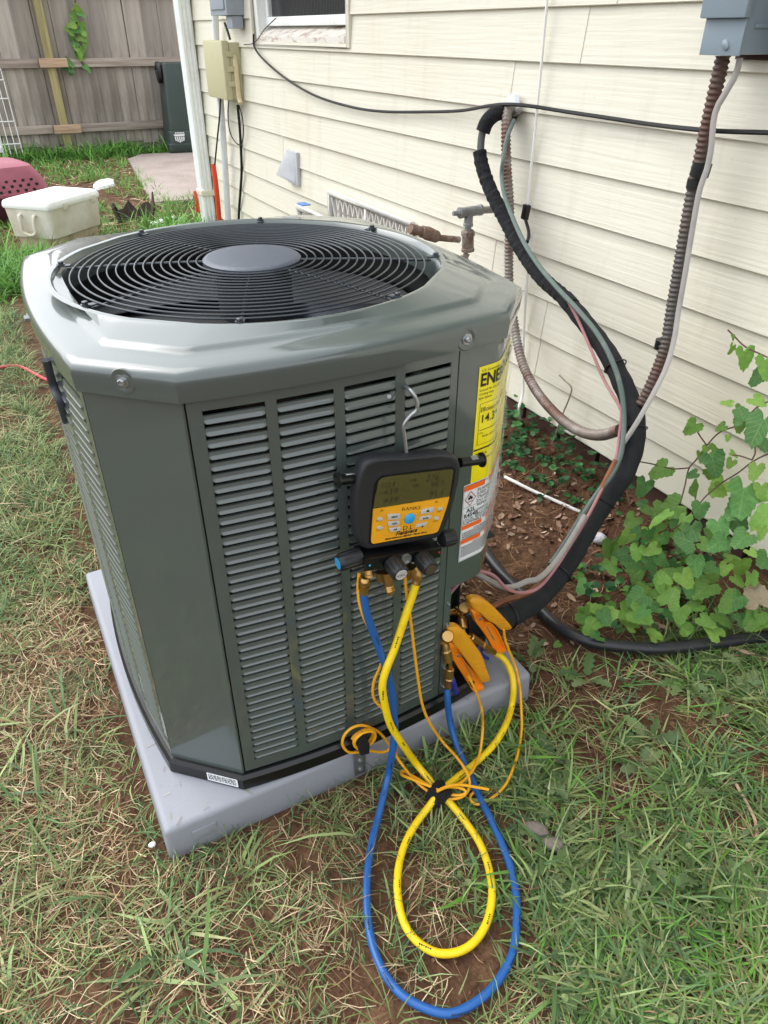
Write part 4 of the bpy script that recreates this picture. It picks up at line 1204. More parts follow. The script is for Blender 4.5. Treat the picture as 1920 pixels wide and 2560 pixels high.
yp = [(0.5293,-0.062,0.5598),(0.5203,-0.064,0.5341),(0.5034,-0.068,0.4919),(0.4793,-0.074,0.4306),(0.458,-0.08,0.3907),(0.4477,-0.083,0.3549),(0.4497,-0.086,0.3117),(0.4626,-0.088,0.2396),(0.4888,-0.09,0.1682),(0.5327,-0.0783,0.062),(0.5462,-0.1174,0.04),(0.5507,-0.1494,0.03),(0.5631,-0.1809,0.022),(0.5696,-0.2262,0.016),(0.5699,-0.2782,0.015),(0.5573,-0.3291,0.015),(0.5351,-0.3744,0.015),(0.5051,-0.4089,0.015),(0.4727,-0.4307,0.015),(0.4385,-0.4404,0.015),(0.4069,-0.4369,0.015),(0.3771,-0.4202,0.015),(0.3574,-0.3876,0.015),(0.3528,-0.3477,0.015),(0.366,-0.3009,0.015),(0.3916,-0.2548,0.015),(0.4282,-0.2145,0.015),(0.4719,-0.185,0.018),(0.5179,-0.1653,0.026),(0.5482,-0.1586,0.046),(0.6012,-0.1396,0.034),(0.662,-0.1228,0.028),(0.7274,-0.1033,0.03),(0.7815,-0.0759,0.04),(0.835,-0.03,0.0333),(0.8456,-0.016,0.0805),(0.8534,0.0065,0.104),(0.856,0.0353,0.118),(0.847,0.0497,0.13),(0.8346,0.0557,0.14)]
t = hose('yellow_hose', 'thick yellow refrigerant hose strapped into a loop on ground', yp, .0078, HY)
def probe(name, label, pts, r=.0031, k=6):
    return tag(MB().tube(even(spline(pts, k), .006), r, 8).build(name, CY_), label, 'cable')
probe('probe_cable', 'thin yellow probe cable hanging left of the blue hose', [(0.4215,-0.045,0.6145),(0.4175,-0.047,0.5828),(0.4185,-0.05,0.5472),(0.4298,-0.052,0.5005),(0.4537,-0.054,0.4409),(0.4641,-0.054,0.3991),(0.4589,-0.052,0.3693),(0.4473,-0.05,0.3374),(0.4435,-0.05,0.3051),(0.4488,-0.05,0.2766),(0.4618,-0.055,0.2532),(0.4808,-0.055,0.2123),(0.4938,-0.05,0.1423),(0.5024,-0.045,0.0699),(0.5111,-0.0593,0.045),(0.5161,-0.0869,0.038),(0.5227,-0.1127,0.034),(0.5317,-0.1402,0.034)])
probe('probe_cable', 'thin yellow probe cable falling between the two big hoses', [(0.5147,-0.045,0.5797),(0.5173,-0.048,0.535),(0.5255,-0.05,0.4734),(0.5351,-0.055,0.3777),(0.5486,-0.055,0.2773),(0.559,-0.058,0.209),(0.5808,-0.06,0.1388),(0.6172,-0.0602,0.06),(0.6243,-0.1018,0.055),(0.6252,-0.1381,0.052),(0.6196,-0.1662,0.046),(0.6026,-0.1829,0.04),(0.584,-0.1837,0.034),(0.563,-0.1738,0.03),(0.5536,-0.1644,0.03)])
probe('probe_cable', 'thin yellow cable from the upper clamp, curling outside the blue hose', [(0.8311,0.03,0.2393),(0.8416,0.03,0.1987),(0.855,0.024,0.1582),(0.8721,0.014,0.106),(0.8586,-0.0165,0.098),(0.8637,-0.022,0.0644),(0.8453,-0.0529,0.045),(0.8202,-0.0917,0.022),(0.7689,-0.1445,0.02),(0.7104,-0.1886,0.02),(0.6737,-0.2048,0.02),(0.6393,-0.2076,0.014),(0.6173,-0.2032,0.012),(0.6102,-0.1905,0.012),(0.6159,-0.1789,0.012),(0.6293,-0.1747,0.012)])
probe('probe_cable', 'thin yellow cable from the lower clamp to the strap', [(0.7164,-0.0,0.1694),(0.7266,-0.008,0.1428),(0.7379,-0.014,0.1078),(0.7544,-0.018,0.0475),(0.7169,-0.0725,0.07),(0.6879,-0.1083,0.045),(0.6502,-0.1399,0.044),(0.6126,-0.1578,0.046),(0.5876,-0.1594,0.046),(0.5491,-0.1566,0.054),(0.5362,-0.1532,0.05)])
probe('probe_cable', 'short doubled cable ends threaded through the black strap', [(0.6444,-0.2033,0.046),(0.6206,-0.1886,0.052),(0.5898,-0.172,0.06),(0.558,-0.1655,0.066),(0.5333,-0.1651,0.064),(0.5623,-0.164,0.06),(0.5899,-0.1729,0.05),(0.5984,-0.1854,0.046),(0.5846,-0.1822,0.04),(0.5645,-0.166,0.036)])
probe('probe_cable', 'cable loop sticking out left of the black strap', [(0.5446,-0.1572,0.055),(0.5264,-0.1277,0.05),(0.5097,-0.0961,0.042),(0.5006,-0.073,0.034),(0.5118,-0.0661,0.03),(0.5226,-0.1002,0.04),(0.5376,-0.1427,0.05)])
# coil of cable at the pad edge
cp = [(0.4486,-0.018,0.0845),(0.4832,-0.018,0.0589),(0.5017,-0.018,0.06),(0.4994,-0.018,0.0742),(0.4779,-0.018,0.1244),(0.4545,-0.018,0.1568),(0.4318,-0.018,0.1781),(0.4093,-0.018,0.1824),(0.391,-0.018,0.1692),(0.386,-0.018,0.1412),(0.3997,-0.018,0.1092),(0.4239,-0.018,0.0947)]
tag(MB().tube(even(spline(cp, 6), .005), .0031, 8).build('cable_coil', CY_), 'large outer loop of coiled yellow probe cable at pad edge', 'cable')
cc = Vector([(0.4337,-0.024,0.1365)][0])
m = MB()
hp = []
for i in range(70):
    a = 2 * math.pi * i / 20
    hp.append((cc.x + (.024 + .0045 * math.sin(i * .31)) * math.cos(a), cc.y - .008 + .004 * math.sin(i * .2) + .010 * i / 70, cc.z + (.026 + .004 * math.cos(i * .23)) * math.sin(a) + .004))
tag(m.tube(even(spline(hp, 3), .004), .0031, 8).build('cable_coil', CY_), 'tight inner coils of yellow probe cable under black strap', 'cable')
q = [(0.4144,-0.034,0.1456),(0.4197,-0.034,0.1631),(0.4287,-0.034,0.1715),(0.436,-0.034,0.1536),(0.4409,-0.034,0.13),(0.4393,-0.034,0.1045),(0.4187,-0.034,0.1098),(0.4153,-0.034,0.1277)]
tag(solid(q, -.040, -.026, 'cable_strap', VEL, None, bevel=.002), 'black fabric strap round the small cable coil at pad', 'strap')
# strap where the yellow hose crosses itself
sc = Vector((0.5482,-0.1562,0.036))
m = MB()
lp_ = []
for rr, h in ((.0185, -.020), (.0215, -.017), (.022, 0), (.0215, .017), (.0185, .020)):
    lp_.append([(rr * 1.12 * math.cos(2 * math.pi * k / 20) * (1 + .06 * math.sin(3 * k)), rr * .95 * math.sin(2 * math.pi * k / 20), h) for k in range(20)])
m.loft(lp_, M=frame(sc, (.25, -1, -.15)))
tag(m.build('hose_strap', VEL), 'black fabric strap binding the crossed yellow hose', 'strap')

# ================================================================== SERVICE VALVES (belong to the unit)
Q = [(0.6969,0.085,0.3033),(0.7267,0.085,0.2947),(0.7337,0.085,0.2928),(0.7622,0.085,0.2868),(0.7841,0.09,0.2782),(0.7524,0.085,0.2889),(0.739,0.068,0.3172),(0.7394,0.08,0.2905),(0.7314,0.06,0.2864),(0.7282,0.05,0.2686),(0.7279,0.045,0.2631),(0.7336,0.042,0.2532),(0.7423,0.04,0.248),(0.788,0.036,0.2037),(0.8149,0.034,0.1678)]
vs_t = bpy.data.objects.new('service_valve', None); COL.objects.link(vs_t); vs_t.parent = ac; vs_t.matrix_parent_inverse = ac.matrix_basis.inverted()
P_, R_ = along(Q[0], Q[4], [(0, .0075), (.35, .0075), (.36, .011), (.5, .0125), (.7, .0125), (.72, .009), (1, .009)]); spindle('valve_body', P_, R_, vs_t)
P_, R_ = along(Q[5], Q[6], [(0, .010), (.3, .0145), (.8, .0145), (.95, .0135), (1, .011)]); spindle('valve_cap', P_, R_, vs_t, n=12)
vs2 = bpy.data.objects.new('service_valve', None); COL.objects.link(vs2); vs2.parent = ac; vs2.matrix_parent_inverse = ac.matrix_basis.inverted()
S = [(0.6673,0.03,0.2907),(0.6522,0.0,0.3224),(0.6534,0.012,0.2911),(0.6548,0.006,0.2727),(0.6588,0.0,0.2441),(0.6626,0.0,0.2374),(0.6644,-0.001,0.2245),(0.6619,-0.002,0.2227),(0.6565,-0.008,0.1641)]
P_, R_ = along(S[0], S[1], [(0, .010), (.3, .0145), (.85, .0145), (1, .012)]); spindle('valve_cap', P_, R_, vs2, n=12)
P_, R_ = along(S[0], S[2], [(0, .009), (1, .009)]); spindle('valve_body', P_, R_, vs2)
# couplers at the hose ends
def coupler(label, Np0, Np1, tubep, b0, b1, hp_, hr):
    t = thing('hose_coupler', label, 'hose fitting', b0, group='hose couplers on the service valves')
    P_, R_ = along(Np0, Np1, [(0, .006), (.15, .0075), (.35, .0085), (.42, .0115), (.95, .0115), (1, .009)]); spindle('knurled_nut', P_, R_, t)
    spindle('bent_tube', spline(tubep, 5), [.0045] * (5 * (len(tubep) - 1) + 1), t)
    P_, R_ = along(b0, b1, [(0, .0085), (.03, .0105), (.42, .0105), (.45, .0088), (.5, .0105), (.56, .0088), (.6, .0085), (.95, .0085), (1, .007)]); spindle('ball_valve', P_, R_, t, n=10)
    MB().tube(spline(hp_, 6), hr, 8, flat=.6).build('lever', mat('lever_blue', '#1c2482', .4) if 'lever_blue' not in MATS else MATS['lever_blue'], t, True)
coupler('brass coupler with blue lever on the yellow hose end', Q[8 - 1], Q[9], Q[9:13], Q[12], Q[14], [(0.7591,0.03,0.22),(0.7623,0.024,0.2074),(0.7669,0.02,0.1955),(0.779,0.02,0.1816),(0.7866,0.02,0.1739)], .0045)
coupler('brass coupler with blue lever on the blue hose end', S[2], S[4], S[4:8], S[7], S[8], [(0.6661,-0.006,0.1952),(0.6672,-0.012,0.184),(0.6727,-0.012,0.1648),(0.6785,-0.012,0.1431)], .0075)

# ================================================================== PIPE CLAMPS
CLO = mat('clamp_orange', '#dc9a1e', .42, var=[(12, '#a9721a', .5, .8, .6), (40, '#6e5018', .64, .78, .4)])
CLI = mat('clamp_inner', '#ef8c12', .5)
def clamp(label, up, low, rid, pv, y, rod):
    t = thing('pipe_clamp', label, 'clamp', up[0], group='orange pipe clamps')
    def arm_(poly, y0, y1, name, m_):
        P_ = spline(poly, 4, closed=True)
        c_ = sum(P_, Vector()) / len(P_)
        def lv(k, yy): return [Vector((c_.x + (p.x - c_.x) * k, yy, c_.z + (p.z - c_.z) * k)) for p in P_]
        return MB().loft([lv(.9, y1), lv(1, y1 - .004), lv(1, y0 + .006), lv(.93, y0 + .002), lv(.7, y0)]).build(name, m_, t, True, angle=50)
    a = arm_(up, y - .002, y + .024, 'upper_arm', CLO)
    PL = spline(low, 4, closed=True)
    cl_ = sum(PL, Vector()) / len(PL)
    def ll(k, yy): return [Vector((cl_.x + (p.x - cl_.x) * k, yy, cl_.z + (p.z - cl_.z) * k)) for p in PL]
    b = MB().loft([ll(.92, y + .022), ll(1, y + .018), ll(1, y + .005), ll(.97, y + .003), ll(.86, y + .003), ll(.83, y + .012)]).build('lower_arm', CLI, t, True, angle=40)
    for p0, p1 in rid:
        MB().tube([Vector(p0) + Vector((0, -.0005, 0)), Vector(p1) + Vector((0, -.0005, 0))], .0011, 6).build('grip_rib', CLO, a, True)
    MB().lathe([(.0045, 0), (.004, .002), (.001, .0022)], 12, frame(Vector(pv) + Vector((0, .001, 0)), (0, -1, 0))).build('pivot', STEEL, t, True)
    MB().tube(rod, .0014, 6).build('spring_rod', STEEL, t, True)
clamp('orange pipe clamp farther from camera, gripping upper valve pipe', [(0.7317,0.035,0.3585),(0.7397,0.035,0.3641),(0.7642,0.035,0.3542),(0.789,0.035,0.3296),(0.8134,0.035,0.2986),(0.8412,0.035,0.2596),(0.862,0.035,0.2276),(0.8597,0.035,0.2205),(0.8454,0.035,0.2241),(0.8287,0.035,0.2341),(0.8107,0.035,0.2578),(0.7849,0.035,0.2836),(0.761,0.035,0.3147),(0.7422,0.035,0.3338)],
      [(0.7392,0.035,0.3285),(0.7496,0.035,0.3266),(0.7651,0.035,0.3073),(0.7822,0.035,0.275),(0.797,0.035,0.2686),(0.818,0.035,0.2397),(0.8321,0.035,0.2112),(0.8575,0.035,0.1528),(0.8545,0.035,0.1468),(0.8351,0.035,0.1516),(0.8184,0.035,0.1678),(0.795,0.035,0.2177),(0.7733,0.035,0.2573),(0.7568,0.035,0.284),(0.7479,0.035,0.3069)],
      [([(0.7969,0.0325,0.296)][0], [(0.8188,0.0325,0.2896)][0]), ([(0.8051,0.0325,0.2847)][0], [(0.8264,0.0325,0.2787)][0]), ([(0.8135,0.0325,0.2734)][0], [(0.8339,0.0325,0.2683)][0]), ([(0.821,0.0325,0.2623)][0], [(0.8416,0.0325,0.2565)][0])], [(0.7627,0.034,0.2976)][0], .035, [(0.78,0.03,0.2702),(0.8068,0.03,0.2176)])
clamp('orange pipe clamp nearer camera, beside the blue hose fitting', [(0.6606,0.01,0.329),(0.6711,0.01,0.3296),(0.6914,0.01,0.3202),(0.7118,0.01,0.2933),(0.7318,0.01,0.2573),(0.761,0.01,0.204),(0.7782,0.01,0.1544),(0.7942,0.01,0.1081),(0.7917,0.01,0.1018),(0.7738,0.01,0.1054),(0.7613,0.01,0.1225),(0.7374,0.01,0.1701),(0.7107,0.01,0.2196),(0.6911,0.01,0.2544),(0.6741,0.01,0.2835),(0.666,0.01,0.306)],
      [(0.667,0.01,0.2771),(0.6742,0.01,0.2805),(0.6906,0.01,0.2605),(0.7012,0.01,0.232),(0.7154,0.01,0.2032),(0.744,0.01,0.1543),(0.7778,0.01,0.0925),(0.7765,0.01,0.0766),(0.7578,0.01,0.0797),(0.7458,0.01,0.0914),(0.7239,0.01,0.139),(0.697,0.01,0.1938),(0.677,0.01,0.2374)],
      [([(0.7314,0.0075,0.1999)][0], [(0.7603,0.0075,0.1922)][0]), ([(0.7382,0.0075,0.1823)][0], [(0.7663,0.0075,0.176)][0]), ([(0.7476,0.0075,0.1653)][0], [(0.7733,0.0075,0.1591)][0]), ([(0.7553,0.0075,0.149)][0], [(0.7785,0.0075,0.1429)][0])], [(0.6925,0.009,0.237)][0], .01, [(0.7065,0.004,0.2108),(0.7328,0.004,0.1549)])

# ================================================================== LINE SET AND WIRING BESIDE THE UNIT
FOAM = mat('black_foam', '#1b1c1e', .9, var=[(12, '#2c2d30', .5, .75, .6)], bump=(70, .5, .004))
WRAP = mat('black_wrap', '#15161a', .95, bump=(45, 1.0, .012))
COPPER = mat('tarnished_copper', '#8a5a3c', .55, metal=.5, var=[(18, '#5d4030', .45, .7, .7), (9, '#6f8a7a', .62, .75, .6)])
GREENW = mat('green_wire', '#616d68', .6, var=[(9, '#4f6a5e', .45, .7, .7), (20, '#9a9a90', .55, .75, .5)])
PINKW = mat('pink_wire', '#a87476', .6, var=[(20, '#8a6462', .5, .7, .6)])
GREYW = mat('grey_cable', '#9a9691', .6, var=[(14, '#77716a', .5, .75, .5)])
ls = thing('suction_line', 'black foam insulated refrigerant line from wall to unit', 'refrigerant pipe', (1.2, .3, 0))
MB().tube(even(spline([(1.71,1.3338,1.1793),(1.66,1.3123,1.1851),(1.62,1.3111,1.1808),(1.6,1.328,1.1565),(1.59,1.3332,1.1263)], 8), .01), .0245, 16).build('upper_insulation', WRAP, ls, True)
MB().tube(spline([(1.59,1.3321,1.1361),(1.585,1.3323,1.1023),(1.58,1.3234,1.054)], 6), .0125, 12).build('bare_pipe', mat('pipe_grey', '#4b4f4d', .5), ls, True)
l2 = even(spline([(1.58,1.3302,1.0682),(1.58,1.313,1.0302),(1.58,1.2722,0.9786),(1.58,1.2121,0.9238),(1.58,1.1387,0.8682),(1.57,1.0389,0.8064),(1.56,0.9133,0.7488),(1.55,0.7957,0.723),(1.54,0.7198,0.7077)], 8), .008)
MB().tube(l2, lambda i: .0235 + .0018 * math.sin(i * 1.9) * math.sin(i * .37), 16).build('wrapped_insulation', WRAP, ls, True)
l3 = even(spline([(1.545,0.7658,0.7192),(1.54,0.692,0.6908),(1.53,0.6071,0.6598),(1.52,0.5223,0.6242),(1.51,0.4504,0.578),(1.5,0.3861,0.531),(1.48,0.3335,0.4817),(1.45,0.2997,0.4235),(1.41,0.2807,0.3659),(1.36,0.2807,0.2977),(1.3,0.2641,0.2442),(1.2,0.2153,0.1985),(1.12,0.1861,0.1646),(1.04,0.1609,0.1475),(0.97,0.1519,0.1371),(0.9,0.1359,0.1557),(0.82,0.1115,0.1881),(0.76,0.1053,0.2139)], 8), .01)
NL = len(l3)
MB().tube(l3, lambda i: .0255 + .0045 * min(1, i / (NL * .4)) + .0012 * math.sin(i * .9) * math.sin(i * .23), 18).build('foam_insulation', FOAM, ls, True)
for k_ in (.22, .36, .52, .70, .86):
    i = int(NL * k_)
    d = (l3[i + 1] - l3[i - 1]).normalized()
    M = frame(l3[i], d)
    rr = .0255 + .0045 * min(1, i / (NL * .4)) + .003
    pts = [M @ Vector((rr * math.cos(2 * math.pi * j / 18) * (1.12 if 6 < j < 12 else 1), rr * math.sin(2 * math.pi * j / 18), 0)) for j in range(18)]
    MB().tube(pts, .0022, 6, closed=True).build('zip_tie', BLACK, ls, True)
cable('liquid_line', 'tarnished copper liquid line lying along the black foam pipe', [(1.38,0.2884,0.4218),(1.32,0.2686,0.3484),(1.26,0.2476,0.2834),(1.16,0.2034,0.2397),(1.09,0.1705,0.2198),(1.02,0.1436,0.2092),(0.97,0.1441,0.2017),(0.93,0.1539,0.1943),(0.89,0.1607,0.1812),(0.84,0.1612,0.1947)], .0078, COPPER, n=10)
cable('green_ground_wire', 'weathered green ground wire strapped along the black line', [(1.66,1.2575,1.1656),(1.62,1.2331,1.1163),(1.6,1.2181,1.0528),(1.6,1.2195,1.0033),(1.58,1.1654,0.9502),(1.56,1.0848,0.8965),(1.54,0.9832,0.8368),(1.52,0.871,0.7918),(1.5,0.7519,0.7576),(1.49,0.6513,0.7284),(1.48,0.5447,0.6903),(1.47,0.4612,0.6425),(1.46,0.3946,0.5791),(1.44,0.3424,0.5071),(1.4,0.2938,0.4393),(1.36,0.2746,0.3896),(1.31,0.2688,0.342),(1.25,0.2509,0.2979),(1.15,0.2004,0.2665),(1.08,0.1684,0.2463)], .0075, GREENW, n=8)
cable('pink_wire', 'pink control wire running along the line into the unit', [(1.51,0.7245,0.7391),(1.5,0.6459,0.6921),(1.48,0.5472,0.6291),(1.47,0.4716,0.5719),(1.45,0.3785,0.5327),(1.44,0.3552,0.514),(1.42,0.33,0.4676),(1.38,0.2912,0.4205),(1.33,0.27,0.3617),(1.27,0.2408,0.3175),(1.19,0.2021,0.281),(1.07,0.141,0.2517),(1.0,0.1153,0.2377),(0.95,0.1162,0.2409),(0.9,0.1154,0.274),(0.87,0.126,0.3128),(0.85,0.1363,0.3278),(0.82,0.1414,0.3403),(0.78,0.1259,0.3565),(0.74,0.1063,0.3513),(0.71,0.0998,0.3311)], .0045, PINKW, n=8)
cable('grey_cable', 'thick grey cable drooping into the unit foot', [(1.24,0.2314,0.3127),(1.15,0.1867,0.2781),(1.07,0.1504,0.2584),(1.01,0.1309,0.2526),(0.98,0.1363,0.2524),(0.945,0.136,0.2505),(0.91,0.1397,0.2574),(0.87,0.1474,0.2876),(0.84,0.1585,0.3111),(0.82,0.1637,0.3272)], .0075, GREYW, n=8)
# flexible metal conduits
def flex(name, label, pts, r, material, pitch=.0125, amp=.0022):
    p = even(spline(pts, 10), pitch / 4)
    return tag(MB().tube(p, lambda i: r + amp * math.cos(i * math.pi / 2 + .4), 12).build(name, material, angle=70), label, 'conduit')
FLEXR = mat('rusty_flex', '#8b8078', .6, metal=.3, var=[(3.2, '#6b4336', .46, .6, .85), (6, '#aaa8a4', .52, .66, .8), (40, '#3a2a24', .6, .75, .5)])
FLEXG = mat('grey_flex', '#7d8083', .5, metal=.4, var=[(6, '#6a4a3c', .5, .68, .7), (40, '#55585a', .5, .7, .5)])
FLEXD = mat('dark_flex', '#55504c', .6, metal=.2, var=[(1.9, '#5a3a30', .44, .56, .8), (6, '#77716b', .55, .75, .6)])
flex('flexible_conduit', 'rusty flexible conduit hanging from wall hole behind black line', [(1.66,1.2926,1.203),(1.64,1.2727,1.1652),(1.63,1.2503,1.096),(1.63,1.2301,1.0123),(1.63,1.2048,0.9272),(1.63,1.1901,0.8512),(1.63,1.1776,0.7452),(1.63,1.1552,0.6374),(1.62,1.101,0.5368),(1.6,1.032,0.4571),(1.58,0.9507,0.3985),(1.56,0.8377,0.3552),(1.53,0.6914,0.341),(1.5,0.5615,0.3581),(1.48,0.4571,0.3969),(1.46,0.3672,0.4599)], .0155, FLEXR)
flex('flexible_conduit', 'corroded dark flexible conduit below the grey disconnect box', [(1.62,0.4308,1.3647),(1.62,0.4308,1.3288),(1.62,0.4317,1.2796),(1.62,0.4321,1.2115),(1.62,0.4311,1.136),(1.62,0.4318,1.0708),(1.61,0.4179,0.967),(1.6,0.4027,0.8689),(1.59,0.3894,0.7934),(1.57,0.3659,0.709),(1.55,0.3552,0.6472),(1.52,0.3456,0.5858),(1.5,0.3466,0.535)], .0165, FLEXD)
def band(label, p0, p1, r):
    return tag(MB().tube([Vector(p0), (Vector(p0) + Vector(p1)) / 2, Vector(p1)], r, 14).build('tape_band', BLACK), label, 'tape', 'tape bands on the right hand conduit')
band('crumpled black tape at top of the right conduit', (1.615,0.4166,1.1399), (1.615,0.42,1.1103), .024)
band('wide black tape band on the right conduit', (1.615,0.4252,1.1022), (1.615,0.4254,1.0816), .0215)
band('black tape band low on the right conduit', (1.575,0.3821,0.7029), (1.575,0.3822,0.6775), .021)
m = MB().tube(even(spline([(1.6,0.3666,1.3624),(1.6,0.3674,1.3315),(1.6,0.3835,1.2952),(1.6,0.3992,1.2616),(1.6,0.3992,1.2281),(1.6,0.3893,1.1776),(1.6,0.3878,1.1336),(1.595,0.3912,1.079),(1.59,0.3815,0.9862),(1.58,0.3645,0.8809),(1.57,0.3504,0.7913),(1.55,0.3274,0.725),(1.52,0.3078,0.6585),(1.48,0.2994,0.5887),(1.44,0.2982,0.5143),(1.42,0.3089,0.4585)], 8), .02), .009, 8, flat=.5)
tag(m.build('flat_cable', GREYW), 'flat grey cable running down beside the dark conduit', 'cable')
# disconnect box
DB = mat('disconnect_grey', '#7f8d97', .42, var=[(3, '#74828b', .45, .7, .5)])
t = thing('disconnect_box', 'grey electrical disconnect box at the top right wall', 'electrical box', (1.6, .3, 1.36))
dy1, dz0 = (1.565,0.4567,1.3686)[1], (1.565,0.4567,1.3686)[2]
dy0 = (1.565,0.3458,1.3708)[1]
MB().box(1.575, 1.692, dy0 + .004, dy1 - .006, dz0, dz0 + .42).build('enclosure', DB, t, True, bevel=.004)
MB().box(1.568, 1.5745, dy0, dy1, dz0 - .002, dz0 + .075).build('lower_cover', DB, t, True, bevel=.002)
MB().box(1.552, 1.5745, dy0 - .006, dy1 + .006, dz0 + .068, dz0 + .425).build('door', DB, t, True, bevel=.004)
MB().lathe([(.013, 0), (.011, .004), (.006, .006), (.001, .0065)], 20, frame((1.568,0.386,1.3873), (-1, 0, 0)) @ Matrix.Diagonal((1, .7, 1, 1))).build('knockout', DB, t, True)
MB().box(1.60, 1.65, dy0 - .001, dy0 + .005, dz0 + .05, dz0 + .058).build('embossed_slot', DB, t, True, bevel=.001)
MB().box(1.692, 1.712, dy0 - .16, dy1 + .0, dz0 - .012, dz0 + .45).build('backing_board', mat('dark_wood', '#4a3834', .9, var=[(4, '#33241f', .4, .7, .8, (1, 2, 14))]), t, True, bevel=.002)

# ------------------------------------------------------------------ white wire, connector, gas pipe
WW = mat('white_wire_jacket', '#e4e3df', .5)
cable('hanging_white_wire', 'straight white wire hanging down the siding', [(1.69,1.1877,1.5309),(1.69,1.1855,1.4916),(1.69,1.1798,1.2276),(1.69,1.1785,1.0519),(1.685,1.1725,0.9096)], .0045, WW)
t = thing('wire_connector', 'black plug connector at the end of white wire', 'connector', (1.68,1.167,0.8902))
a = Vector((1.68,1.1667,0.9136)); b_ = Vector((1.68,1.1739,0.8653))
MB().box(-.012, .012, -.009, .009, 0, (b_ - a).length, frame(a, b_ - a, (0, 1, 0))).build('plug', BLACK, t, True, bevel=.002)
MB().tube(spline([(1.68,1.1723,0.8695),(1.66,1.1243,0.8474),(1.63,1.0783,0.8333),(1.6,1.0463,0.8235)], 5), .006, 8).build('tail', BLACK, t, True)
cable('lower_white_wire', 'white wire running down the siding to the ground', [(1.69,1.1372,0.8286),(1.69,1.1355,0.7197),(1.69,1.1282,0.5478),(1.69,1.1086,0.3676),(1.685,1.0799,0.2563),(1.67,1.0669,0.2227),(1.64,1.039,0.2037),(1.7052,1.0919,0.1),(1.72,1.0596,0.03),(1.678,0.9349,0.02),(1.6418,0.8089,0.015)], .0052, WW)
tag(MB().tube([(1.4876,0.8914,0.02),(1.5198,0.7685,0.018),(1.5678,0.6255,0.016),(1.6129,0.4917,0.014),(1.6244,0.4455,0.012)], .006, 8).build('white_rod', WW), 'thin white plastic rod lying on the soil', 'rod')
gp = thing('gas_pipe', 'old galvanised gas pipe tee sticking out of siding', 'pipe', (1.55, 1.36, .8))
Q = [(1.7049,1.36,0.864),(1.6227,1.36,0.868),(1.6268,1.36,0.8693),(1.5306,1.36,0.8665),(1.5348,1.36,0.8661),(1.5038,1.36,0.8673),(1.5726,1.36,0.861),(1.5719,1.36,0.8178),(1.5729,1.36,0.8042),(1.5742,1.36,0.7769),(1.5781,1.36,0.7281),(1.5751,1.36,0.7215),(1.5656,1.36,0.705),(1.5371,1.36,0.774),(1.4406,1.36,0.7911),(1.4488,1.36,0.7902),(1.3829,1.36,0.8169),(1.3951,1.36,0.8124),(1.327,1.36,0.834),(1.59,1.36,0.6979)]
P_, R_ = along(Q[0], Q[1], [(0, .0125), (1, .0125)]); spindle('pipe_nipple', P_, R_, gp, GALV)
P_, R_ = along(Q[2], Q[3], [(0, .019), (.12, .0195), (.15, .0175), (.85, .0175), (.88, .0195), (1, .0195)]); spindle('tee', P_, R_, gp, GALV)
P_, R_ = along(Q[4], Q[5], [(0, .014), (.3, .014), (.31, .009), (1, .0085)]); spindle('plug', P_, R_, gp, GALV, n=6)
P_, R_ = along(Q[6], Q[7], [(0, .016), (.75, .0165), (.8, .0185), (1, .0185)]); spindle('tee_branch', P_, R_, gp, GALV)
P_, R_ = along(Q[7], Q[8], [(0, .0125), (1, .0125)]); spindle('pipe_nipple', P_, R_, gp, GALV)
P_, R_ = along(Q[8], Q[9], [(0, .020), (.2, .026), (.75, .026), (.8, .022), (1, .022)]); spindle('union_nut', P_, R_, gp, RUST, n=8)
P_, R_ = along(Q[9], Q[10], [(0, .0225), (.75, .0225), (.8, .025), (1, .024)]); spindle('union', P_, R_, gp, RUST)
P_, R_ = along(Q[11], Q[12], [(0, .012), (.8, .012), (.82, .018), (1, .018)]); spindle('elbow', P_, R_, gp, RUST)
P_, R_ = along(Q[13], Q[14], [(0, .0115), (1, .0115)]); spindle('cross_pipe', P_, R_, gp, RUST)
P_, R_ = along(Q[15], Q[16], [(0, .013), (.15, .021), (.8, .024), (1, .02)]); spindle('regulator', P_, R_, gp, RUST)
P_, R_ = along(Q[17], Q[18], [(0, .021), (.3, .021), (.32, .0165), (.6, .0165), (.62, .0185), (1, .017)]); spindle('coupling', P_, R_, gp, RUST)
# silicone and clear bag where the pipes pass the wall
m = MB()
for k in range(7):
    p = Vector((1.69,1.289,1.1798)) + Vector((random.uniform(-.02, .01), random.uniform(-.03, .03), random.uniform(-.035, .03)))
    m.lathe([(.004, -.012), (.011, -.008), (.014, 0), (.011, .008), (.004, .012)], 8, frame(p, (random.uniform(-1, 1), random.uniform(-1, 1), random.uniform(-1, 1))))
tag(m.build('pipe_sealant', mat('sealant', '#7d7b76', .5, var=[(20, '#c7c6c2', .5, .7, .7), (30, '#222222', .5, .7, .7)])), 'lumpy grey sealant where pipes enter the siding', 'sealant')
bag = [(1.685,1.3404,1.2037),(1.69,1.3378,1.2298),(1.69,1.313,1.2429),(1.69,1.286,1.2397),(1.685,1.2696,1.2084)]
tag(MB().loft([[Vector(p) for p in bag], [Vector(p) * .7 + sum((Vector(q) for q in bag), Vector()) / 5 * .3 + Vector((-.012, 0, 0)) for p in bag]]).build('plastic_scrap', mat('cloudy_plastic', '#d5dae0', .15, spec=.8)), 'bit of clear plastic stuck at pipe entry hole', 'plastic')
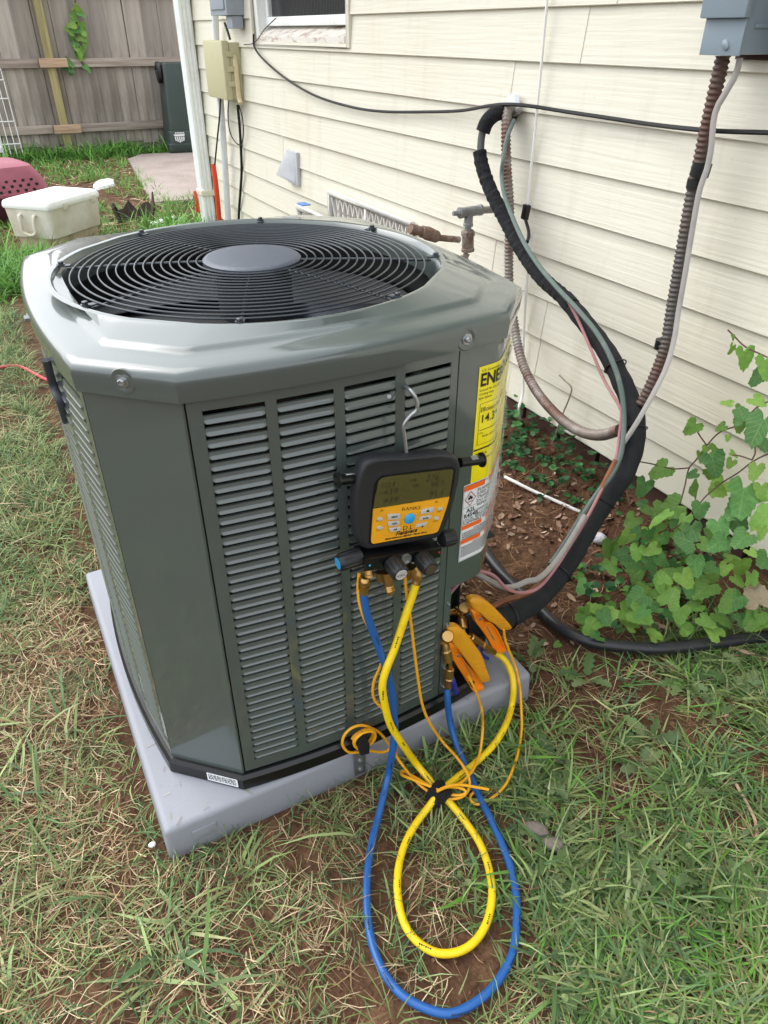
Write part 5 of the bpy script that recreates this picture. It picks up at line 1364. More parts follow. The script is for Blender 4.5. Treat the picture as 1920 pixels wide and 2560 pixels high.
# thick black hose on the ground
pp = [(1.1667,0.6003,0.03),(1.1433,0.5189,0.03),(1.1261,0.4238,0.03),(1.1233,0.3346,0.028),(1.126,0.2354,0.028),(1.1234,0.1676,0.028),(1.1342,0.1121,0.028),(1.1615,0.0601,0.028),(1.1951,0.0265,0.028),(1.2487,-0.0125,0.028),(1.3178,-0.0545,0.028),(1.4319,-0.0986,0.03),(1.5394,-0.1349,0.03),(1.6498,-0.1759,0.03),(1.8128,-0.2302,0.03)]
tag(MB().tube(even(spline(pp, 8), .02), .0165, 14).build('black_pipe', mat('black_pipe', '#26272a', .38, var=[(9, '#6a6058', .6, .8, .5)])), 'thick black pipe curving across the ground to the right', 'pipe')

# ================================================================== VEGETATION AND GROUND LITTER
def col_mesh(name, V, F, C, material, parent=None):
    """mesh from numpy verts, list of face index arrays, per-vertex colours"""
    me = bpy.data.meshes.new(name)
    nl = sum(f.size for f in F)
    me.vertices.add(len(V))
    me.vertices.foreach_set('co', V.astype(np.float32).ravel())
    me.loops.add(nl)
    me.loops.foreach_set('vertex_index', np.concatenate([f.ravel() for f in F]).astype(np.int32))
    tot = np.concatenate([np.full(len(f), f.shape[1], np.int32) for f in F])
    me.polygons.add(len(tot))
    me.polygons.foreach_set('loop_start', np.concatenate([[0], np.cumsum(tot)[:-1]]).astype(np.int32))
    me.update(calc_edges=True)
    at = me.color_attributes.new('col', 'FLOAT_COLOR', 'POINT')
    at.data.foreach_set('color', np.concatenate([C, np.ones((len(C), 1))], 1).astype(np.float32).ravel())
    me.polygons.foreach_set('use_smooth', np.ones(len(tot), bool))
    me.validate()
    return link(name, me, material, parent)
LEAFM = mat('grass_blade', '#4a6a2a', .55, attr='col', transl=.22, spec=.35)
DRYM = mat('dry_stalk', '#a58a5c', .8, attr='col', spec=.2)

def blades(name, p, az, L, W, e0, droop, bend, col, material):
    """p (N,3) roots; az heading; e0 start elevation; droop loss of elevation to the tip; bend sideways turn"""
    N = len(p)
    ts = np.array([0, .3, .62, 1.])
    wid = np.array([.75, 1., .72, 0.])
    pos = [p.copy()]
    for k in range(3):
        tm = (ts[k] + ts[k + 1]) / 2
        e = e0 - droop * tm
        a = az + bend * tm
        d = np.stack([np.cos(e) * np.cos(a), np.cos(e) * np.sin(a), np.sin(e)], 1)
        q = pos[-1] + d * (L * (ts[k + 1] - ts[k]))[:, None]
        q[:, 2] = np.maximum(q[:, 2], gz(q[:, 0], q[:, 1]) + .003)
        pos.append(q)
    sd = np.stack([-np.sin(az), np.cos(az), .35 * np.sin(az * 3 + L * 90)], 1)
    V = np.empty((N, 7, 3))
    for k in range(3):
        V[:, 2 * k] = pos[k] - sd * (W * wid[k] / 2)[:, None]
        V[:, 2 * k + 1] = pos[k] + sd * (W * wid[k] / 2)[:, None]
    V[:, 6] = pos[3]
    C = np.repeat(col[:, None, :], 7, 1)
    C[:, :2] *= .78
    b = (np.arange(N) * 7)[:, None]
    quads = np.concatenate([b + np.array([[0, 1, 3, 2]]), b + np.array([[2, 3, 5, 4]])])
    tris = b + np.array([[4, 5, 6]])
    return col_mesh(name, V.reshape(-1, 3), [quads, tris], C.reshape(-1, 3), material)

HOSEPTS = np.array([tuple(v) for v in [*even(spline(bp, 8), .02), *even(spline(yp, 8), .02), *even(spline(pp, 8), .02)]])
HOSEPTS = HOSEPTS[HOSEPTS[:, 2] < .09]
def clear(x, y, d=.02):
    """true where no hose or pipe lies on the ground"""
    r = np.ones(len(x), bool)
    for a in range(0, len(x), 4000):
        q = (x[a:a + 4000, None] - HOSEPTS[None, :, 0]) ** 2 + (y[a:a + 4000, None] - HOSEPTS[None, :, 1]) ** 2
        r[a:a + 4000] = q.min(1) > d * d
    return r
def ok(x, y, m=.0):
    inpad = (x > -.012 - m) & (x < .926 + m) & (y > -.012 - m) & (y < .957 + m)
    slab = (x > 1.9 - (10 - y) * .04) & (y > 6.9) & (y < 10.1)
    cool = (np.abs((x - .45) * .72 + (y - 5.65) * .69) < .38) & (np.abs(-(x - .45) * .69 + (y - 5.65) * .72) < .26)
    return ~inpad & ~slab & ~cool & ((x < 1.69) | (y > 5.45))
def scatter(n, x0, x1, y0, y1):
    x = rng.uniform(x0, x1, n); y = rng.uniform(y0, y1, n)
    k = ok(x, y)
    return x[k], y[k]
GREENS = np.array([lin(h) for h in ('#6c8048', '#5a7344', '#798a54', '#4d6842', '#84945f', '#5b7549', '#8d9a68')])
LUSH = np.array([lin(h) for h in ('#5b8a38', '#6fa045', '#4b7a34', '#7dad52', '#689a44')])
TANS = np.array([lin(h) for h in ('#a08a6a', '#866e50', '#b09c7e', '#765e46', '#937a5c', '#bcaa8c', '#66503c')])
GREENS, TANS = GREENS * 1.18, TANS * 1.22
RUSTY = np.array([lin(h) for h in ('#7d5a40', '#6a4a36', '#94704f', '#563c2c', '#a3815c')])
def pick(pal, n, j=.16):
    c = pal[rng.integers(0, len(pal), n)]
    return np.clip(c * (1 + rng.uniform(-j, j, (n, 1))), 0, 1)
def mulch(x, y):
    """1 inside the bare bed between the unit and the wall"""
    return ((x > .90) & (y > .10 - .25 * np.clip((x - 1.0), 0, .6)) & (y < 1.6)).astype(float)
def right_green(x, y):
    return np.clip((x - .46 + .25 * (fbm(x, y, 3, 21) - .5)) / .14, 0, 1) * np.clip((.22 - y) / .1, 0, 1)
def bare(x, y):
    b = np.clip((fbm(x, y, 3.1, 31) - .56) / .08, 0, 1)
    b = np.maximum(b, np.clip(1.25 - np.hypot((x - .42) / .14, (y + .46) / .09), 0, 1))
    b = np.maximum(b, np.clip(1.2 - np.hypot((x - .60) / .09, (y + .26) / .12), 0, 1))
    b = np.maximum(b, np.clip(1.2 - np.hypot((x - .86) / .10, (y + .34) / .09), 0, 1))
    b = np.maximum(b, np.clip(1.3 - np.hypot((x + .06) / .07, (y - .22) / .25), 0, 1) * .8)
    return b
def tufts(x0, x1, y0, y1, n, per, Lr, Wr, pal, keep, lean=(.35, 1.25), droop=(.4, 1.5), spread=.03):
    cx, cy = rng.uniform(x0, x1, n), rng.uniform(y0, y1, n)
    k = rng.random(n) < keep(cx, cy)
    cx, cy = cx[k], cy[k]
    m = len(cx)
    size = rng.uniform(.6, 1.25, m)
    hue = pick(pal, m)
    cnt = rng.integers(per[0], per[1], m)
    i = np.repeat(np.arange(m), cnt)
    N = len(i)
    az = rng.uniform(0, 2 * np.pi, N)
    rad = rng.random(N) ** .7 * spread * size[i]
    x = cx[i] + rad * np.cos(az); y = cy[i] + rad * np.sin(az)
    g = ok(x, y)
    if y0 < 1: g &= clear(x, y, .017)
    i, x, y, az = i[g], x[g], y[g], az[g]
    N = len(i)
    az = az + rng.normal(0, .7, N)
    p = np.stack([x, y, gz(x, y) - .003], 1)
    L = rng.uniform(*Lr, N) * size[i]
    W = rng.uniform(*Wr, N)
    c = np.clip(hue[i] * (1 + rng.normal(0, .14, (N, 1))) * (1 + rng.normal(0, .05, (N, 3))), 0, 1)
    return p, az, L, W, rng.uniform(*lean, N), rng.uniform(*droop, N), rng.normal(0, .35, N), c
def join(*parts): return [np.concatenate(a) for a in zip(*parts)]

lawn = lambda x, y: (1 - .85 * bare(x, y)) * (1 - mulch(x, y)) * np.clip(.35 + 1.5 * (fbm(x, y, 2.6, 41) - .32), .05, 1) * (1 - .6 * right_green(x, y))
near = tufts(-1.7, .72, -.95, 1.2, 6200, (6, 15), (.03, .095), (.0014, .0032), GREENS, lawn)
broad = tufts(-1.5, .6, -.95, .6, 210, (4, 9), (.09, .20), (.0045, .0085), GREENS, lambda x, y: (1 - bare(x, y)) * (1 - mulch(x, y)) * .8, (.25, .9), (.3, 1.2), .02)
mid = tufts(-2.6, .05, .9, 4.4, 10500, (6, 12), (.05, .12), (.002, .004), GREENS, lambda x, y: np.clip(.45 + 1.6 * (fbm(x, y, 2.2, 41) - .36), .08, 1))
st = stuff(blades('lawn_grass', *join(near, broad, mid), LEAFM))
st['label'] = 'patchy short green lawn grass around the pad'
far = tufts(-3.2, 2.6, 4.0, 10.7, 9000, (5, 10), (.07, .16), (.005, .009), LUSH, lambda x, y: np.clip(.35 + 1.8 * (fbm(x, y, .9, 61) - .34), .03, 1) * np.where((x > .55) & (x < 1.25) & (y > 7.2) & (y < 8.3), .08, 1), (.6, 1.4), (.2, 1.2))
far2 = tufts(-.7, .4, 4.2, 5.2, 330, (7, 12), (.14, .30), (.006, .012), LUSH, lambda x, y: np.where(y < 5.2 - .2 * x, 1., 0) * 1., (.7, 1.4), (.3, 1.3))
far3 = tufts(-2.5, 2.6, 10.1, 10.7, 420, (6, 10), (.14, .34), (.010, .022), LUSH, lambda x, y: np.ones_like(x) * .8, (.6, 1.4), (.4, 1.6))
far4 = tufts(1.2, 1.68, 4.2, 5.6, 150, (7, 12), (.10, .32), (.008, .02), LUSH, lambda x, y: np.ones_like(x), (.7, 1.4), (.4, 1.6))
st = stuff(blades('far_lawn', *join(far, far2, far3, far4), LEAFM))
st['label'] = 'lush far lawn running back to the fence'
rg = tufts(.35, 1.75, -.95, .42, 3300, (6, 12), (.045, .11), (.0028, .006), np.concatenate([GREENS, GREENS, LUSH[:2]]), lambda x, y: right_green(x, y) * (1 - .85 * bare(x, y)) * (1 - mulch(x, y)), (.12, .9), (.1, 1.0), .028)
rb = tufts(.5, 1.7, -.95, .25, 190, (4, 8), (.07, .15), (.005, .010), np.concatenate([LUSH[:2], GREENS]), lambda x, y: right_green(x, y) * (1 - bare(x, y)) * .8, (.2, .8), (.2, 1.0), .015)
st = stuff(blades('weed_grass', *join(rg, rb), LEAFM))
st['label'] = 'thick trampled green weeds right of the hoses'
# dead stalks lying flat
def straw(x0, x1, y0, y1, n, keep, pal, Lr=(.025, .10), Wr=(.0010, .0024), zmax=.018):
    x, y = scatter(n, x0, x1, y0, y1)
    k = rng.random(len(x)) < keep(x, y)
    if y0 < 1: k &= clear(x, y, .03)
    x, y = x[k], y[k]
    N = len(x)
    flow = 6.3 * fbm(x, y, 1.6, 71)
    az = flow + rng.normal(0, .9, N)
    p = np.stack([x, y, gz(x, y) + rng.uniform(.002, zmax, N)], 1)
    return p, az, rng.uniform(*Lr, N), rng.uniform(*Wr, N), rng.normal(.04, .22, N), rng.normal(.15, .3, N), rng.normal(0, .9, N), pick(pal, N, .25)
dry = lambda x, y: (1 - .75 * bare(x, y)) * (1 - mulch(x, y)) * np.clip(.3 + 1.7 * (fbm(x, y, 2.0, 81) - .33), .06, 1) * (1 - .78 * right_green(x, y))
s1_ = straw(-1.7, 1.6, -.95, 1.2, 66000, dry, TANS)
s2_ = straw(-2.6, 0, 1.0, 4.5, 16000, dry, TANS, (.06, .18), (.002, .004))
s3_ = straw(.92, 1.68, .0, 1.5, 5200, lambda x, y: mulch(x, y) * np.clip(.2 + 1.6 * (fbm(x, y, 4, 91) - .35), .05, .9), RUSTY, (.03, .13), (.0012, .0024), .012)
s4_ = straw(.2, 1.7, -.95, .3, 5200, lambda x, y: bare(x, y) * .6 + .2, TANS, (.03, .12), (.001, .002), .01)
s5_ = straw(-3, 2, 4.5, 10, 5000, lambda x, y: np.ones_like(x), TANS, (.1, .25), (.006, .010))
st = stuff(blades('dead_grass', *join(s1_, s2_, s3_, s4_, s5_), DRYM))
st['label'] = 'tan dead grass stalks matted over the soil'

def merge(name, tv, tf, A, P, C, material):
    """N copies of a template (tv verts, tf tris/quads) with 3x3 A, offset P, colour C"""
    tv = np.asarray(tv, float)
    N, n = len(P), len(tv)
    V = np.einsum('nij,vj->nvi', A, tv) + P[:, None, :]
    groups = {}
    for f in tf: groups.setdefault(len(f), []).append(f)
    F = [(np.arange(N)[:, None, None] * n + np.array(g)[None]).reshape(-1, k) for k, g in groups.items()]
    CC = np.repeat(C[:, None, :], n, 1).reshape(-1, 3)
    return col_mesh(name, V.reshape(-1, 3), F, CC, material)
def rots(az, el, roll, s):
    """template +X -> heading az, pitched up by el, rolled; scaled by s"""
    ca, sa, ce, se, cr, sr = np.cos(az), np.sin(az), np.cos(el), np.sin(el), np.cos(roll), np.sin(roll)
    X_ = np.stack([ca * ce, sa * ce, se], 1)
    Y0 = np.stack([-sa, ca, np.zeros_like(sa)], 1)
    Z0_ = np.cross(X_, Y0)
    Y_ = Y0 * cr[:, None] + Z0_ * sr[:, None]
    Z_ = np.cross(X_, Y_)
    return np.stack([X_, Y_, Z_], 2) * s[:, None, None]
# toothed weed leaf template (unit length along X)
tv, tf = [], []
for i in range(9):
    t = i / 8
    w = (.06 + .16 * math.sin(math.pi * min(1, t * .95 + .05)) ** .8) * (1.25 if i % 2 else .62) * (0 if i == 8 else 1)
    z = .10 * math.sin(t * 2.6)
    tv += [(t, -w, z + w * .25), (t, 0, z), (t, w, z + w * .25)]
for i in range(8):
    a = i * 3
    tf += [(a, a + 1, a + 4, a + 3), (a + 1, a + 2, a + 5, a + 4)]
n = 110
cx, cy = rng.uniform(.5, 1.72, n), rng.uniform(-.95, .30, n)
k = clear(cx, cy, .055) & (rng.random(n) < right_green(cx, cy) * (1 - .5 * bare(cx, cy)) * (1 - mulch(cx, cy)))
cx, cy = cx[k], cy[k]
i = np.repeat(np.arange(len(cx)), 7)
az = rng.uniform(0, 6.28, len(i))
x, y = cx[i] + .012 * np.cos(az), cy[i] + .012 * np.sin(az)
WEED = np.array([lin(h) for h in ('#5a7040', '#6b7f4e', '#4b6638', '#78865c', '#5d7646', '#667c50')])
st = stuff(merge('broadleaf_weeds', tv, tf, rots(az, rng.uniform(-.05, .4, len(i)), rng.normal(0, .5, len(i)), rng.uniform(.03, .07, len(i))), np.stack([x, y, gz(x, y) + .004], 1), pick(WEED, len(i)), LEAFM))
st['label'] = 'low toothed broadleaf weeds among the grass'
# clover leaflets
cv, cf = [(0, 0, 0)], []
for i in range(9):
    a = math.radians(-75 + i * 150 / 8)
    r = .9 + .12 * math.cos(2 * a) - (.12 if i == 4 else 0)
    cv.append((r * math.cos(a), r * math.sin(a) * .95, .12 * abs(math.sin(a))))
cf = [(0, k + 1, k + 2) for k in range(8)]
def clover(name, label, n, x0, x1, y0, y1, keep, zr, sr, pal, material=LEAFM):
    cx, cy = rng.uniform(x0, x1, n), rng.uniform(y0, y1, n)
    k = (rng.random(n) < keep(cx, cy)) & ok(cx, cy) & clear(cx, cy, .035)
    cx, cy = cx[k], cy[k]
    m = len(cx)
    h = rng.uniform(*zr, m); s = rng.uniform(*sr, m); a0 = rng.uniform(0, 6.28, m); hue = pick(pal, m)
    i = np.repeat(np.arange(m), 3)
    az = a0[i] + np.tile(np.array([0, 2.09, 4.19]), m)
    z = gz(cx, cy) + h
    A = rots(az, rng.normal(.05, .3, len(i)), rng.normal(0, .25, len(i)), s[i])
    P = np.stack([cx[i], cy[i], z[i]], 1)
    st = stuff(merge(name, cv, cf, A, P, np.clip(hue[i] * (1 + rng.normal(0, .1, (len(i), 1))), 0, 1), material))
    st['label'] = label
DARKG = np.array([lin(h) for h in ('#2f5a34', '#3b6a3a', '#28502e', '#467a42', '#356036')])
clover('clover', 'small clover patches between grass and soil', 420, .3, 1.7, -.95, .3, lambda x, y: np.clip((fbm(x, y, 2.4, 101) - .42) / .1, 0, 1) * (.3 + right_green(x, y)) * (1 - mulch(x, y)), (.008, .03), (.005, .010), GREENS * .75)
bed = lambda x, y: np.clip(1.3 - np.hypot((x - 1.66) / .15, (y - .90) / .42), 0, 1)
clover('ground_cover', 'dark leafy ground cover along the house foundation', 1300, 1.35, 1.70, .1, 1.5, bed, (.01, .12), (.010, .021), DARKG)
clover('wall_weeds', 'leafy weeds under the vine by the wall', 330, 1.1, 1.70, -.2, .36, lambda x, y: np.clip((x - 1.24 - .3 * (fbm(x, y, 5, 7) - .5)) / .12, 0, 1) * np.clip((y + .02) / .1, 0, 1) * .8, (.01, .07), (.010, .020), np.concatenate([DARKG, LUSH[:3]]))
# dead leaves, bark chips and clods in the bed
lv_, lf_ = [(-1, -.35, .1), (0, -.55, 0), (1, -.2, .12), (1.2, .1, .2), (.2, .5, .05), (-.8, .35, .16), (0, 0, -.08)], [(6, 0, 1), (6, 1, 2), (6, 2, 3), (6, 3, 4), (6, 4, 5), (6, 5, 0)]
n = 3600
x, y = scatter(n, .93, 1.69, .02, 1.6)
k = rng.random(len(x)) < mulch(x, y) * np.clip(.12 + 1.9 * (fbm(x, y, 3.2, 111) - .36), .05, 1)
x, y = x[k], y[k]
N = len(x)
LIT = np.array([lin(h) for h in ('#7a5c48', '#8d7060', '#5c4336', '#a58a74', '#6b4f40', '#94786a', '#b8a48e')])
st = stuff(merge('leaf_litter', lv_, lf_, rots(rng.uniform(0, 6.28, N), rng.normal(0, .3, N), rng.normal(0, .5, N), rng.uniform(.004, .017, N) * (1 + (rng.random(N) < .05) * .8)), np.stack([x, y, gz(x, y) + rng.uniform(.002, .012, N)], 1), pick(LIT, N, .25), DRYM))
st['label'] = 'brown dead leaves and bark chips on bare soil'
kv = [(1, 0, -.3), (0, 1, -.3), (-1, 0, -.3), (0, -1, -.3), (.5, .5, .5), (-.5, .4, .6), (-.4, -.5, .5), (.5, -.4, .4)]
kf = [(0, 1, 4), (1, 2, 5), (2, 3, 6), (3, 0, 7), (0, 4, 7), (1, 5, 4), (2, 6, 5), (3, 7, 6), (4, 5, 6, 7)]
n = 9000
x, y = scatter(n, -1.2, 1.69, -.95, 1.4)
k = rng.random(len(x)) < np.clip(.12 + bare(x, y) * .7 + mulch(x, y) * .5, 0, 1)
x, y = x[k], y[k]
N = len(x)
SOILC = np.array([lin(h) for h in ('#6b4c38', '#5a3f2f', '#7d5c45', '#8a6a50', '#4b3528')])
st = stuff(merge('soil_crumbs', kv, kf, rots(rng.uniform(0, 6.28, N), rng.normal(0, .4, N), rng.normal(0, .4, N), rng.uniform(.0012, .0045, N) * (1 + (rng.random(N) < .03) * 1.5)), np.stack([x, y, gz(x, y) + .001], 1), pick(SOILC, N, .2), DRYM))
st['label'] = 'crumbs of brown soil on bare patches'

# ------------------------------------------------------------------ grape vine on the right
LEAFS = [mat('vine_leaf', '#6a963e', .5, var=[(3, '#82aa4c', .45, .7, .7), (12, '#507c34', .5, .7, .5)], transl=.25, rnd=.3, bump=(40, .5, .004)),
         mat('vine_leaf_light', '#78a03f', .5, var=[(3, '#94b554', .45, .7, .6)], transl=.3, rnd=.2, bump=(40, .4, .004)),
         mat('vine_leaf_dark', '#4b7c3c', .5, var=[(3, '#5f9048', .45, .7, .6)], transl=.2, rnd=.25, bump=(40, .5, .004)),
         mat('vine_leaf_dead', '#a3917a', .85, var=[(20, '#5d6a48', .45, .65, .8)], transl=.1)]
VSTEM = mat('vine_stem', '#5c3f38', .7, var=[(8, '#6f7a45', .5, .75, .6)])
for lm in LEAFS[:3]:
    # pale veins: a midrib along the leaf and slanting side veins
    t_ = lm.node_tree
    N, L = t_.nodes, t_.links
    pb = N['Principled BSDF']
    src = pb.inputs['Base Color'].links[0].from_socket
    tc = N.new('ShaderNodeTexCoord'); sx = N.new('ShaderNodeSeparateXYZ')
    L.new(tc.outputs['Object'], sx.inputs[0])
    def mth(op, a, b=None):
        m_ = N.new('ShaderNodeMath'); m_.operation = op
        for i_, q_ in enumerate((a, b)):
            if q_ is None: continue
            if isinstance(q_, (int, float)): m_.inputs[i_].default_value = q_
            else: L.new(q_, m_.inputs[i_])
        return m_.outputs[0]
    ay = mth('ABSOLUTE', sx.outputs['Y'])
    side = mth('PINGPONG', mth('SUBTRACT', sx.outputs['X'], mth('MULTIPLY', ay, .85)), .15)
    vein = mth('MAXIMUM', mth('LESS_THAN', side, .02), mth('LESS_THAN', ay, .03))
    mx_ = N.new('ShaderNodeMix'); mx_.data_type = 'RGBA'
    L.new(mth('MULTIPLY', vein, .22), mx_.inputs['Factor']); L.new(src, mx_.inputs['A'])
    mx_.inputs['B'].default_value = (*lin('#a9c27e'), 1)
    L.new(mx_.outputs['Result'], pb.inputs['Base Color'])
def grape_leaf(seed):
    r_ = random.Random(seed)
    v, f = [(0, 0, 0)], []
    n = 30
    cu1, cu2, cu3 = r_.uniform(-.05, .45), r_.uniform(.1, .5), r_.uniform(-.25, .25)
    for i in range(n):
        a = 2 * math.pi * (i + .5) / n - math.pi            # 0 = tip
        q = abs(a)
        r = .80 + .22 * math.cos(a) ** 3 * (1 if q < 1.57 else .4) + .10 * math.cos(3.1 * a)
        if q > 2.6: r *= 1 - (q - 2.6) / (math.pi - 2.6) * .72
        r *= 1 + (.055 if i % 2 else -.045) + r_.uniform(-.03, .03)
        x, y = r * math.cos(a), r * math.sin(a) * .96
        z = -cu1 * (x * abs(x)) * .6 - .2 * y * y + cu2 * abs(y) * .7 + cu3 * x * y + .05 * math.sin(5 * a + seed) + r_.uniform(-.02, .02)
        v.append((x, y, z))
    for i in range(n): f.append((0, i + 1, (i + 1) % n + 1))
    me = bpy.data.meshes.new('leaf')
    me.from_pydata(v, [], f)
    me.polygons.foreach_set('use_smooth', [True] * len(f))
    return me
LM = []
for s in range(5):
    row = []
    for mm in LEAFS:
        me = grape_leaf(s)
        me.materials.append(mm)
        row.append(me)
    LM.append(row)
vine = thing('grape_vine', 'broad leaved wild vine climbing the siding at right edge', 'vine', (1.5, 0, 0))
def leaf(parent, p, size, kind, face=None, hang=.9, name='leaf'):
    p = Vector(p)
    n = Vector((-.45 + random.gauss(0, .35), -.55 + random.gauss(0, .35), .65 + random.gauss(0, .3))) if face is None else Vector(face)
    n.normalize()
    t = Vector((random.gauss(0, .7), random.gauss(0, .5), -hang))
    t = (t - n * t.dot(n)).normalized()
    M = Matrix((t, n.cross(t), n)).transposed().to_4x4()
    o = link(name, LM[random.randrange(5)][kind], None, parent)
    o.matrix_basis = parent.matrix_basis.inverted() @ Matrix.Translation(p) @ M @ Matrix.Diagonal((size, size * random.uniform(.8, 1), size, 1))
    return o
WALL_LEAVES = [(1.62,0.1621,0.7277,0.0365,0),(1.6,0.0858,0.7341,0.0378,0),(1.62,0.2013,0.7347,0.0184,1),(1.64,0.2214,0.7526,0.0099,1),(1.62,0.1638,0.5915,0.0199,1),(1.6,0.0814,0.6388,0.0276,1),(1.6,0.1206,0.5957,0.022,0),(1.58,0.0862,0.5901,0.0325,2),(1.55,0.0167,0.6132,0.0524,2),(1.62,0.2508,0.4879,0.0311,0),(1.62,0.1628,0.5236,0.0202,0),(1.62,0.1391,0.503,0.0113,1),(1.6,0.0315,0.5406,0.0266,2),(1.62,0.1943,0.4423,0.0155,1),(1.62,0.2057,0.415,0.0221,1),(1.6,0.2992,0.3281,0.0416,0),(1.62,0.1137,0.4651,0.0164,1),(1.6,0.0958,0.4535,0.02,1),(1.56,-0.0009,0.4931,0.031,1),(1.58,0.1264,0.4122,0.0365,0),(1.6,0.355,0.2421,0.0388,2),(1.54,0.1435,0.3593,0.0391,0),(1.56,0.0869,0.3845,0.0274,1),(1.48,-0.0374,0.4607,0.0625,2),(1.48,0.1415,0.3195,0.0499,0),(1.5,0.2093,0.2659,0.0362,0),(1.5,0.0784,0.3498,0.0307,2),(1.52,0.4162,0.159,0.0294,1),(1.48,0.2673,0.2027,0.033,0),(1.42,0.2246,0.1897,0.0323,1),(1.42,0.0296,0.3343,0.0333,2),(1.42,-0.0386,0.3897,0.0346,2),(1.38,-0.0806,0.3774,0.0338,2),(1.4,-0.1566,0.4524,0.0219,1),(1.38,-0.0407,0.3444,0.0287,0),(1.4,0.0918,0.2774,0.0243,2),(1.36,0.0816,0.2578,0.0277,1),(1.36,0.1319,0.2208,0.0283,0),(1.36,-0.172,0.4144,0.0195,1),(1.52,-0.0475,0.4497,0.047,0),(1.46,-0.1222,0.4531,0.0407,0),(1.48,-0.0414,0.3866,0.04,2),(1.5,0.1281,0.2784,0.0329,2),(1.48,0.2059,0.1957,0.0313,2),(1.42,-0.1116,0.3955,0.0362,2)]
for x_, y_, z_, s_, k_ in WALL_LEAVES: leaf(vine, (x_, y_, z_), s_, k_)
LOW_LEAVES = [(1.3141,0.2493,0.03,0.0342,2),(1.2681,0.161,0.03,0.0191,1),(1.2567,0.1053,0.03,0.0325,1),(1.1872,0.1137,0.02,0.0148,0),(1.0867,0.0971,0.02,0.0132,0),(1.0426,0.0114,0.02,0.0174,1),(1.2633,0.0536,0.03,0.0173,2),(1.3115,-0.0285,0.05,0.027,1),(1.3843,-0.0526,0.07,0.0347,0),(1.4461,-0.1085,0.07,0.035,1),(1.3993,-0.0185,0.1,0.0373,0),(1.4921,-0.0112,0.14,0.0457,0),(1.4606,0.049,0.15,0.0406,0),(1.4351,0.0849,0.14,0.0254,1),(1.4204,0.0329,0.12,0.0302,0),(1.3838,0.0931,0.09,0.0331,1),(1.4566,-0.0248,0.1,0.0329,0),(1.5797,0.0005,0.2,0.0283,1),(1.55,-0.1274,0.16,0.0529,3),(1.547,-0.0532,0.18,0.0254,1),(1.5693,-0.0797,0.2,0.0253,0),(1.3711,0.0354,0.08,0.0276,2),(1.5278,0.0106,0.18,0.0332,2),(1.4827,0.046,0.2,0.0302,2),(1.4518,0.1218,0.16,0.0359,2),(1.5157,-0.0694,0.13,0.033,0),(1.5127,-0.1208,0.1,0.0304,2),(1.4386,-0.0687,0.09,0.0325,0),(1.5466,-0.1566,0.1,0.028,1),(1.6352,-0.0648,0.22,0.0387,2),(1.4715,0.0843,0.22,0.0302,2),(1.4035,0.1502,0.1,0.0336,0)]
for x_, y_, z_, s_, k_ in LOW_LEAVES: leaf(vine, (x_, y_, z_), s_, k_, face=(-.25 + random.gauss(0, .2), -.35 + random.gauss(0, .2), .9))
for pts in ([(1.6,-0.0241,0.6932),(1.61,0.0682,0.6321),(1.62,0.1166,0.5524),(1.63,0.1734,0.5006),(1.63,0.2022,0.4436),(1.62,0.2153,0.3947),(1.61,0.2232,0.3643),(1.58,0.1995,0.3278),(1.52,0.1559,0.3096)], [(1.55,-0.0909,0.609),(1.57,-0.0126,0.5388),(1.57,0.0211,0.499),(1.57,0.0488,0.4527),(1.56,0.0823,0.4033),(1.53,0.092,0.3688),(1.5,0.0904,0.3403),(1.45,0.0892,0.3047),(1.4,0.1002,0.2615)],
            [(1.61,0.2239,0.3666),(1.61,0.2783,0.3361),(1.58,0.3279,0.3354),(1.47,0.3368,0.3765)], [(1.47,0.3354,0.3772),(1.47,0.3283,0.331),(1.47,0.3086,0.2866),(1.46,0.2742,0.2573)], [(1.47,0.3192,0.3084),(1.48,0.3507,0.2463),(1.5,0.3857,0.196)], [(1.6,-0.005,0.7467),(1.62,0.12,0.7443),(1.64,0.1802,0.7404),(1.65,0.2184,0.7486),(1.66,0.2549,0.757)],
            [(1.57,0.0228,0.504),(1.58,0.0274,0.5224),(1.6,0.0567,0.5404)], [(1.57,0.0228,0.504),(1.6,0.0767,0.4812),(1.61,0.1036,0.4678)], [(1.63,0.2032,0.4469),(1.63,0.2305,0.462),(1.63,0.2524,0.4773)]):
    MB().tube(spline(pts, 5), .0022, 5).build('stem', VSTEM, vine, True)
for _ in range(130):
    xx = random.uniform(1.16, 1.64)
    yy = random.uniform(-.28, .30)
    top = .06 + .62 * max(0., (xx - 1.16) / .48) * (1 if yy < .12 else .6)
    zz = random.uniform(.03, top)
    if yy > .18 and xx < 1.4: continue
    if yy < .06 - .5 * (xx - 1.1): continue
    leaf(vine, (xx, yy, zz + float(gz(xx, yy))), random.uniform(.020, .044), random.choice((0, 0, 0, 1, 2, 2)))
